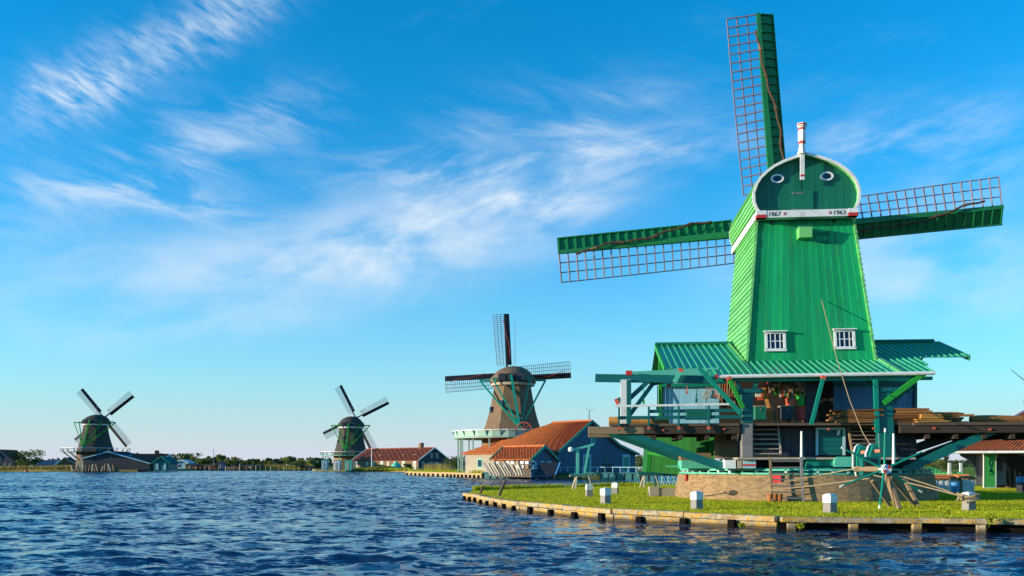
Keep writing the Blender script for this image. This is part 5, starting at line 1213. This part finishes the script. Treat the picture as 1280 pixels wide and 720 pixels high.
# drying boards leaning in front of the shed
for k in range(13):
    p = W(614 + k * 3.5, 592, 102.0 - .12 * k); r_ = random.Random(k)
    mk('drying_board', MB().beam((0, 0, .0), (-.9 + .3 * (k > 9), 1.0, 1.45 + .12 * (k % 2)), .06, .30), mat['palewood' if k % 4 else 'greywood'], None, 'pale sawn board leaning to dry in front of the small shed', 'board', 'boards drying in front of the small shed', loc=(p.x, p.y, .5))
p = W(668, 592, 101.2); e = empty('tarred_lean_to', (p.x, 101.2, .5), 'black tarred sloping cover with blue edge beside the drying boards', 'cover')
mb = MB(); mb.prism([(0, 0, .05), (2.4, 0, .05), (3.0, .9, 1.45), (.7, .9, 1.45)], (0, 0, .08)); mk('cover_sheet', mb, mat['tar'], e); mb = MB(); mb.beam((2.42, -.02, .1), (3.02, .9, 1.52), .1, .12); mk('edge_board', mb, mat['blue'], e)
for x in (.3, 1.4, 2.3): mb = MB(); mb.box((x, .0, -.2), (.12, .12, .5)); mk('leg', mb, mat['darkwood'], e)
# retaining wall and jetty in front of the barn
A, B = W(604, 600, 111.5), W(852, 602, 100.2)
e = empty('retaining_wall', (A.x, A.y, 0), 'long dark teal timber retaining wall along the canal below the barn', 'wall'); d = (B - A); d.z = 0; n = 26
for i in range(n):
    s, t = d * (i / n), d * ((i + 1) / n - .0006); mb = MB(); mb.beam(s + Vector((0, 0, .2)), t + Vector((0, 0, .2)), .2, 1.0); mk('sheet_panel', mb, mat['teal_dark'], e)
    mb = MB(); mb.box(s + Vector((0, -.14, .35)), (.14, .14, .95)); mk('pile', mb, mat['tar'], e)
mb = MB(); mb.beam(Vector((0, -.05, .76)), d + Vector((0, -.05, .76)), .4, .12); mk('cap_beam', mb, mat['teal_dark'], e)
for i in range(10, 27): s = d * (i / 26.5); mb = MB(); mb.box(s + Vector((0, .6, 1.1)), (.1, .1, .7)); mk('rail_post', mb, mat['pale_blue'], e)
mb = MB(); mb.beam(d * (10 / 26.5) + Vector((0, .6, 1.45)), d + Vector((0, .6, 1.45)), .1, .08); mk('rail', mb, mat['pale_blue'], e)
# timber bank edge left of it
bp = [((px - 640) * Y / FPX, Y) for px, Y in ((509.5, 150), (560, 128), (604, 113))]
e = empty('bank_edging', (bp[0][0], bp[0][1] - .2, 0), 'yellowish timber edging of the low grassy spit before the large mill', 'quay')
for (xa, ya), (xb, yb) in zip(bp, bp[1:]):
    a, b = Vector((xa - bp[0][0], ya - bp[0][1], 0)), Vector((xb - bp[0][0], yb - bp[0][1], 0)); mb = MB(); mb.beam(a + Vector((-.1, -.2, .3)), b + Vector((-.1, -.2, .3)), .25, .75); mk('edge_beam', mb, mat['quay'], e)
    k = 9
    for i in range(k): c = a.lerp(b, (i + .5) / k); mb = MB(); mb.box(c + Vector((-.28, -.33, .15)), (.4, .3, .55)); mk('pile', mb, mat['black'], e)

# long red-roofed house by the second mill
bx = (523 - 640) * 240 / FPX
e, win, pt = house('long brown house with red tiled roof, chimney and dark white-edged gable', (bx, 240), (Q, Q), (-Q, Q), 11, 31, 2.65, 6.0, 2.65, .5, 'tar', 'brownwall', 'pantile_red', 'white', cols=60)
for s in (1.6, 6.5, 16.5, 29): win(s, 1.1, 1.3, 2.3, 'side', 'white', 'palewood')
for s in (10.5, 13.5, 20.5, 23.5): win(s, 1.7, 1.0, 1.0, 'side', 'white', 'palewood')
for t in (1.6, 4.4, 6.4, 9.3): win(t, 1.3, 1.0, 1.5)
for t in (4.6, 6.6): win(t, 3.9, .8, 1.2)
mb = MB(); c = pt(5.5, 5.5, 6.2); mb.box(c + Vector((0, 0, .4)), (1, 1, 1.6), R(45)); ch = mk('chimney', mb, mat['brownwall'], e)
mb = MB(); mb.box(c + Vector((0, 0, 1.25)), (1.15, 1.15, .12), R(45)); mk('chimney_cap', mb, mat['red'], ch)
mb = MB(); mb.tube(pt(5.5, -.3, 6.0), pt(5.5, -.3, 7.9), .08, .05, 5); mk('gable_spike', mb, mat['white'], e)
for k, s in enumerate((4, 9, 20)): mb = MB(); mb.box(pt(2.2, s, 4.15), (.7, .7, .12), R(45), 0, 0); mk('roof_light', mb, mat['palewood'], e)
p = W(494.5, 589, 236); mb = MB(); mb.lathe([(0, 0), (1.4, 0), (1.45, .8), (1.1, 1.5), (.5, 1.8), (.35, 2.2), (0, 2.3)], (0, 0, 0), 12); mk('green_kiosk', mb, mat['mint'], None, 'small round mint-green hut at the water by the long house', 'hut', loc=(p.x, 237, BK))
p = W(466, 588, 239); mb = MB(); mb.tube((0, 0, 0), (0, 0, 6.2), .14, .1, 6); mk('flag_pole', mb, mat['white'], None, 'thin white pole standing before the long red-roofed house', 'pole', loc=(p.x, 237, BK))
for px0, px1, m, lab in ((403, 409, 'pale_blue', 'pale blue store under the gallery of the second mill'), (418, 425, 'white', 'white store under the gallery of the second mill'), (432, 440, 'mint', 'mint-green store beside the second mill')):
    p = W(px0, 588, 240); w_ = (px1 - px0) * .218; ee = empty('store', (p.x, 239, BK), lab, 'store'); mb = MB(); mb.span(0, w_, 0, 3, -.2, 2.4); mk('wall', mb, mat[m], ee); mb = MB(); mb.span(-.1, w_ + .1, -.15, 3.1, 2.4, 2.55); mk('roof', mb, mat['mint'], ee); mb = MB(); mb.span(w_ * .3, w_ * .6, -.05, .02, -.1, 1.9); mk('door', mb, mat['palewood'], ee)

# barn and sheds by the third mill
bx = (104 - 640) * 236 / FPX
e, win, pt = house('low tarred barn with pale blue barge boards under the third mill', (bx, 236), (.995, .05), (-.05, .995), 17.5, 14, 3.0, 4.75, 1.7, .38, 'tar', 'palewood', 'tarblue', 'pale_blue', 'barn', name='barn', cols=20)
mb = MB(); mb.span(-1.7, -.1, .3, 3.3, -.2, 2.5); mk('lit_side', mb, mat['palewood'], e)  # pale block standing for the sunlit long side of the barn
r5 = random.Random(6)
for k in range(14):
    px = 89 + k * 4.0 + r5.uniform(-.6, .6); p = W(px, 589.4, 233.4); a = r5.uniform(-.25, .9)
    mk('leaning_log', MB().tube((0, 0, 0), (-a * 1.3, .6, 1.6 + r5.uniform(-.4, .5)), .26, .2, 7), mat['oldwood' if k % 3 else 'palewood'], None, 'pale log leaning at the water before the low tarred barn', 'log', 'logs leaning before the low tarred barn', loc=(p.x, 234.3, .1 if k else .1))
bx = (165 - 640) * 240 / FPX
e, win, pt = house('long shed with brown tiled roof and open dark front beside the tarred barn', (bx + 9, 238), (0, 1), (-1, 0), 8, 9.5, 2.4, 4.1, 2.4, .5, 'darkwood', 'darkwood', 'pantile_brown', 'white', 'shed', name='shed', cols=20)
mb = MB(); mb.box(pt(4, 3, 4.5), (.9, .9, 1.5)); mk('chimney', mb, mat['pantile_brown'], e)
bx = (195.5 - 640) * 238 / FPX
e, win, pt = house('teal boarded boathouse with two pale doors at the water', (bx, 236), (1, .05), (-.05, 1), 4.2, 7, 1.9, 3.4, 1.9, .5, 'teal_dark', 'teal_dark', 'teal_dark', 'teal', 'boathouse', name='boathouse', cols=10)
win(1.0, .9, .7, 1.8, fr='pale_blue', gl=None, nm='door'); win(3.0, .9, .7, 1.8, fr='pale_blue', gl=None, nm='door')
bx = (214 - 640) * 300 / FPX
e, win, pt = house('pale blue-white low shed behind the teal boathouse', (bx, 303), (1, 0), (0, 1), 4.6, 6, 2.2, 3.0, 2.2, .5, 'pale_blue', 'pale_blue', 'wind_white', 'white', 'shed', name='shed', cols=8)
win(1.6, 1.0, .8, 1.4, fr='white')
bx = (-17 - 640) * 244 / FPX
e, win, pt = house('dark gabled cottage at the water beside the lone round tree', (bx, 242), (.995, .05), (-.05, .995), 8.3, 9, 2.2, 5.3, 2.2, .56, 'tar', 'tar', 'pantile_red', 'tarblue', name='house', cols=16)
win(4.6, 3.0, 1.0, .9, fr='pale_blue'); win(4.3, 1.1, 1.0, 1.1, fr='pale_blue'); win(6.2, 1.1, .8, 1.0, fr='pale_blue'); win(7.5, 1.1, .7, 1.0, fr='pale_blue')
bx = (45 - 640) * 320 / FPX
e, win, pt = house('far low house with slate-blue roof behind the reeds', (bx + 5.5, 322), (0, 1), (-1, 0), 6, 5.8, 1.4, 2.9, 1.4, .5, 'tarblue', 'tarblue', 'tarblue', 'pale_blue', name='house', cols=8); win(2, .8, .8, .8, 'side')
bx = (68 - 640) * 290 / FPX
e, win, pt = house('far dark-roofed house with pale gable near the third mill', (bx, 292), (.9, .44), (-.2, .98), 5.8, 6, 1.5, 3.6, 1.5, .35, 'brownwall', 'brownwall', 'tar', 'palewood', name='house', cols=8); win(2, 1, .8, .8)

# low things along the bank between the mills
for k, (px0, px1, py, m, nm, lab) in enumerate(((231, 246, 580, 'darkwood', 'shed', 'low dark boarded shed on the bank past the boathouse'), (248, 268, 581.5, 'pantile_brown', 'barge', 'low rust-brown barge moored past the dark shed'), (272.5, 278.5, 577.5, 'tarblue', 'hut', 'narrow blue-grey hut standing alone on the far bank'), (283, 300, 583, 'oldwood', 'barge', 'low brown timber barge beside the blue-grey hut'), (303, 326, 581.5, 'darkwood', 'shed', 'long low dark shed on the middle of the far bank'), (382, 398, 583.5, 'oldwood', 'jetty_shed', 'low brown jetty shed beside the second mill'))):
    Y = 299; p = W(px0, 588, Y); w_ = (px1 - px0) * Y / FPX; h_ = CAM_H + (HORIZON - py) * Y / FPX - BK + .1
    ee = empty(nm, (p.x, Y + .5, BK), lab, nm.split('_')[-1]); mb = MB(); mb.span(0, w_, 0, 3, -.5, h_ * .75); mk('wall' if nm != 'barge' else 'hull', mb, mat[m], ee)
    mb = MB(); mb.prism([(-.2, -.3, h_ * .75), (-.2, 3.3, h_ * .75), (-.2, 1.5, h_)], (w_ + .4, 0, 0)); mk('roof', mb, mat['pantile_brown' if k % 2 else 'tar'], ee)
    mb = MB(); mb.span(w_ * .3, w_ * .45, -.06, .02, .1, h_ * .6); mk('door', mb, mat['palewood'], ee)
for k in range(26):
    px = 232 + k * 6.2 + r5.uniform(-2, 2); Y = 298.5; h_ = r5.uniform(.8, 2.0); p = W(px, 588, Y)
    mk('mooring_post', MB().tube((0, 0, -.5), (r5.uniform(-.1, .1), 0, h_), .2, .17, 6), mat[('darkwood', 'oldwood', 'palewood')[k % 3]], None, 'thin wooden mooring post on the far bank between the mills', 'post', 'mooring posts on the far bank between the mills', loc=(p.x, Y, .3))
p = W(267, 590, 330); mk('antenna_mast', MB().tube((0, 0, 0), (0, 0, 7.5), .12, .08, 5), mat['turbine'], None, 'thin mast rising above the far trees between the mills', 'mast', loc=(p.x, 330, BK))
p = W(33, 588.6, 225); e = empty('buoy', (p.x, 225, 0), 'small orange buoy floating off the reedy bank', 'buoy'); mb = MB(); mb.lathe([(0, -.3), (.35, -.15), (.42, .15), (.3, .45), (0, .55)], (0, 0, 0), 10); mk('float', mb, mat['orange_red'], e, sm=True); mb = MB(); mb.tube((0, 0, .5), (0, 0, .9), .05); mk('ring_post', mb, mat['black'], e)

# wind turbines far off
def turbine(px, py, Y, r, ang, label, m, hub_r=1.0):
    p = W(px, py, Y); e = empty('wind_turbine', (p.x, Y, LAND), label, 'wind turbine'); h = p.z - LAND
    mb = MB(); mb.tube((0, 0, -1), (0, 0, h - .6), hub_r * 1.6, hub_r * .9, 10); mk('tower', mb, mat[m], e)
    mb = MB(); mb.box((0, 0, h), (hub_r * 2, hub_r * 5, hub_r * 2)); mk('nacelle', mb, mat[m], e, bevel=hub_r * .3)
    for k in range(3):
        a = R(ang + 120 * k); u = Vector((math.cos(a), 0, math.sin(a))); c = Vector((0, -hub_r * 3, h)); mb = MB(); mb.beam(c, c + u * r, hub_r * .5, hub_r * 2.1, up=(0, 1, 0), w2=hub_r * .3, h2=hub_r * .9); mk('blade', mb, mat[m], e)
turbine(1282, 478.5, 1200, 29, 141, 'far three-bladed wind turbine rising at the right above the shed', 'turbine', 1.1)
turbine(736.5, 513.5, 1500, 13.5, 145, 'tiny three-bladed wind turbine above the apex of the blue barn', 'turbine', .8)

# trees
def tree(px, Y, h, w, m, label, group=None, n=420, trunk=.3, lf=.55, seed=0, ground=BK):
    r = np.random.default_rng(seed + int(px * 7)); X = (px - 640) * Y / FPX
    e = empty('tree' if h > 2.6 else 'bush', (X, Y, ground), label, 'tree' if h > 2.6 else 'bush', group)
    tr = MB(); th = h * trunk; tr.tube((0, 0, -.2), (0, 0, th + h * .2), h * .035, h * .018, 7)
    for k in range(5):
        a = 6.28 * k / 5 + r.random(); tr.tube((0, 0, th), (math.cos(a) * w * .3, math.sin(a) * w * .3, th + h * .32), h * .016, h * .006, 5)
    mk('trunk', tr, mat['bark'], e)
    cr = MB(); nc = 9
    cen = [(r.normal() * w * .2, r.normal() * w * .2, th + (h - th) * (.15 + .7 * r.random()), (.16 + .14 * r.random())) for _ in range(nc)]
    for cx, cy, cz, cs in cen:
        for _ in range(n // nc):
            d = r.normal(size=3); d /= np.linalg.norm(d); rad = r.random() ** .4
            c = np.array([cx, cy, cz]) + d * rad * np.array([w * cs * 1.25, w * cs * 1.25, (h - th) * cs])
            if c[2] > h or c[2] < th * .4: continue
            q = Vector(r.normal(size=3)).normalized(); s = q.orthogonal().normalized(); sz = lf * (.5 + .8 * r.random()); c = Vector(c)
            cr.add([c - q * sz * .5, c + s * sz * .35, c + q * sz * .5, c - s * sz * .35], [(0, 1, 2, 3)])
    mk('crown', cr, mat[m], e)
tree(33, 244, 5.6, 8.0, 'leaf', 'lone round green tree beside the dark gabled cottage', n=1600, trunk=.12, lf=.4)
r6 = random.Random(8); ms = ('leaf', 'leaf_yellow', 'leaf_dark')
for k in range(46):
    px = 158 + k * 5.35 + r6.uniform(-2, 2); Y = r6.uniform(360, 560)
    top = (569 if px < 240 else 571 if px < 300 else 573.5) + r6.uniform(-3.5, 5); h = CAM_H + (HORIZON - top) * Y / FPX - BK
    tree(px, Y, h, h * r6.uniform(.6, 1.5), ms[k % 3], ('mid green tree in the far row between the mills', 'yellow-green tree in the far row between the mills', 'dark green tree in the far row between the mills')[k % 3], 'far trees between the mills', n=360, lf=Y * .0024, seed=k)
for k in range(8):
    px = 44 + k * 5.4; Y = 420; h = CAM_H + (HORIZON - 577.5 + r6.uniform(0, 1.5)) * Y / FPX
    tree(px, Y, h, h * 1.6, 'leaf_dark', 'small dark tree on the skyline behind the slate-roofed house', 'skyline trees behind the slate-roofed house', n=160, lf=.9, seed=k)
for px, Y, h, w, m, lab in ((400.5, 255, 3.2, 3.0, 'leaf', 'green bushy tree at the left of the second mill'), (570, 200, 3.8, 5.5, 'leaf', 'green bushy tree behind the large mill gallery'), (375, 300, 2.3, 4, 'leaf_dark', 'dark round bush on the far bank near the second mill'), (473, 237, 1.4, 3.6, 'leaf_dark', 'dark clipped bush under the long house windows'), (511, 236, 1.6, 2.6, 'leaf_dark', 'dark bush at the gable end of the long house'), (480, 237.5, .9, 12, 'leaf_yellow', 'yellow-green low hedge along the long house wall')):
    tree(px, Y, h, w, m, lab, n=900, trunk=.08, lf=.4)
for k, (px, Y, h, w, m) in enumerate(((1164, 210, 2.6, 5, 'leaf_yellow'), (1171, 220, 3.2, 6, 'leaf'), (1179, 205, 2.8, 5, 'leaf_yellow'), (1181.5, 230, 5.0, 2.2, 'leaf_dark'), (1190, 240, 2.9, 7, 'leaf'), (1155, 300, 3.0, 9, 'leaf_dark'), (1200, 260, 3.2, 9, 'leaf_dark'), (1145, 320, 3.2, 9, 'leaf_dark'))):
    tree(px, Y, h, w, m, ('round yellow-green tree beyond the picket fence', 'broad green tree beyond the picket fence', 'second yellow-green tree beyond the picket fence, under the dark poplar', 'narrow dark poplar beyond the picket fence', 'wide low green tree beyond the fence gate', 'low dark tree behind the far field by the mill ring', 'low dark tree behind the field near the shed', 'low dark tree on the skyline behind the deck brace')[k], n=500, trunk=.1, lf=.5, seed=k, ground=LAND)
for k in range(26):
    px = 797 + k * .4; 
for k, (px, Y, h) in enumerate(((799, 150, 3.2), (803, 155, 2.6))):
    tree(px, Y, h, 3, ms[k], ('green tree behind the right end of the blue barn', 'yellow-green tree behind the right end of the blue barn')[k], n=300, lf=.35, seed=k)
# far wooded skyline and reeds
r = np.random.default_rng(5); mb = MB()
for k in range(5200):
    X = r.uniform(-900, 560); Y = 900 + r.uniform(0, 160); hh = (4 + 3.5 * abs(math.sin(X * .021) * math.sin(X * .057 + 1)) + 2 * math.sin(X * .17)) * r.random() ** .6
    c = Vector((X, Y, BK + hh)); q = Vector(r.normal(size=3)).normalized(); s = q.orthogonal().normalized(); mb.add([c - q * 2.4, c + s * 1.9, c + q * 2.4, c - s * 1.9], [(0, 1, 2, 3)])
mk('far_wood', mb, mat['leaf_dark'], None, 'far dark wood along the whole skyline', 'wood', kind='stuff')
def reeds(name, spans, n, h0, h1, m, label, seed):
    r = np.random.default_rng(seed); out = []
    for px0, px1, Y0, Y1 in spans:
        px = r.uniform(px0, px1, n); Y = np.interp(px, [px0, px1], [Y0, Y1]) + r.uniform(.2, 3.5, n); k = .5 + .5 * np.sin(px * .9) * np.sin(px * .37 + 1)
        keep = r.random(n) < .25 + .75 * k
        out.append(np.stack([(px - 640) * Y / FPX, Y, np.full(n, BK - .1)], 1)[keep])
    blades(name, np.concatenate(out), h0, h1, .22, m, label, 'reeds', .3, seed)
reeds('reed_bed', [(-10, 60, 240, 236), (60, 92, 236, 235)], 2600, .5, 1.5, mat['reed'], 'tall straw-coloured reeds along the bank before the cottage', 1)
reeds('bank_grass', [(-10, 92, 240, 235), (300, 396, 300, 300), (441, 512, 243, 222), (510, 604, 150, 113)], 2400, .25, .8, mat['grass_blade'], 'green grass fringing the far banks', 2)
reeds('reed_clump', [(530, 562, 232, 212), (330, 392, 301, 301)], 1500, .8, 2.1, mat['reed'], 'pale reed clump at the gable end of the long house', 3)
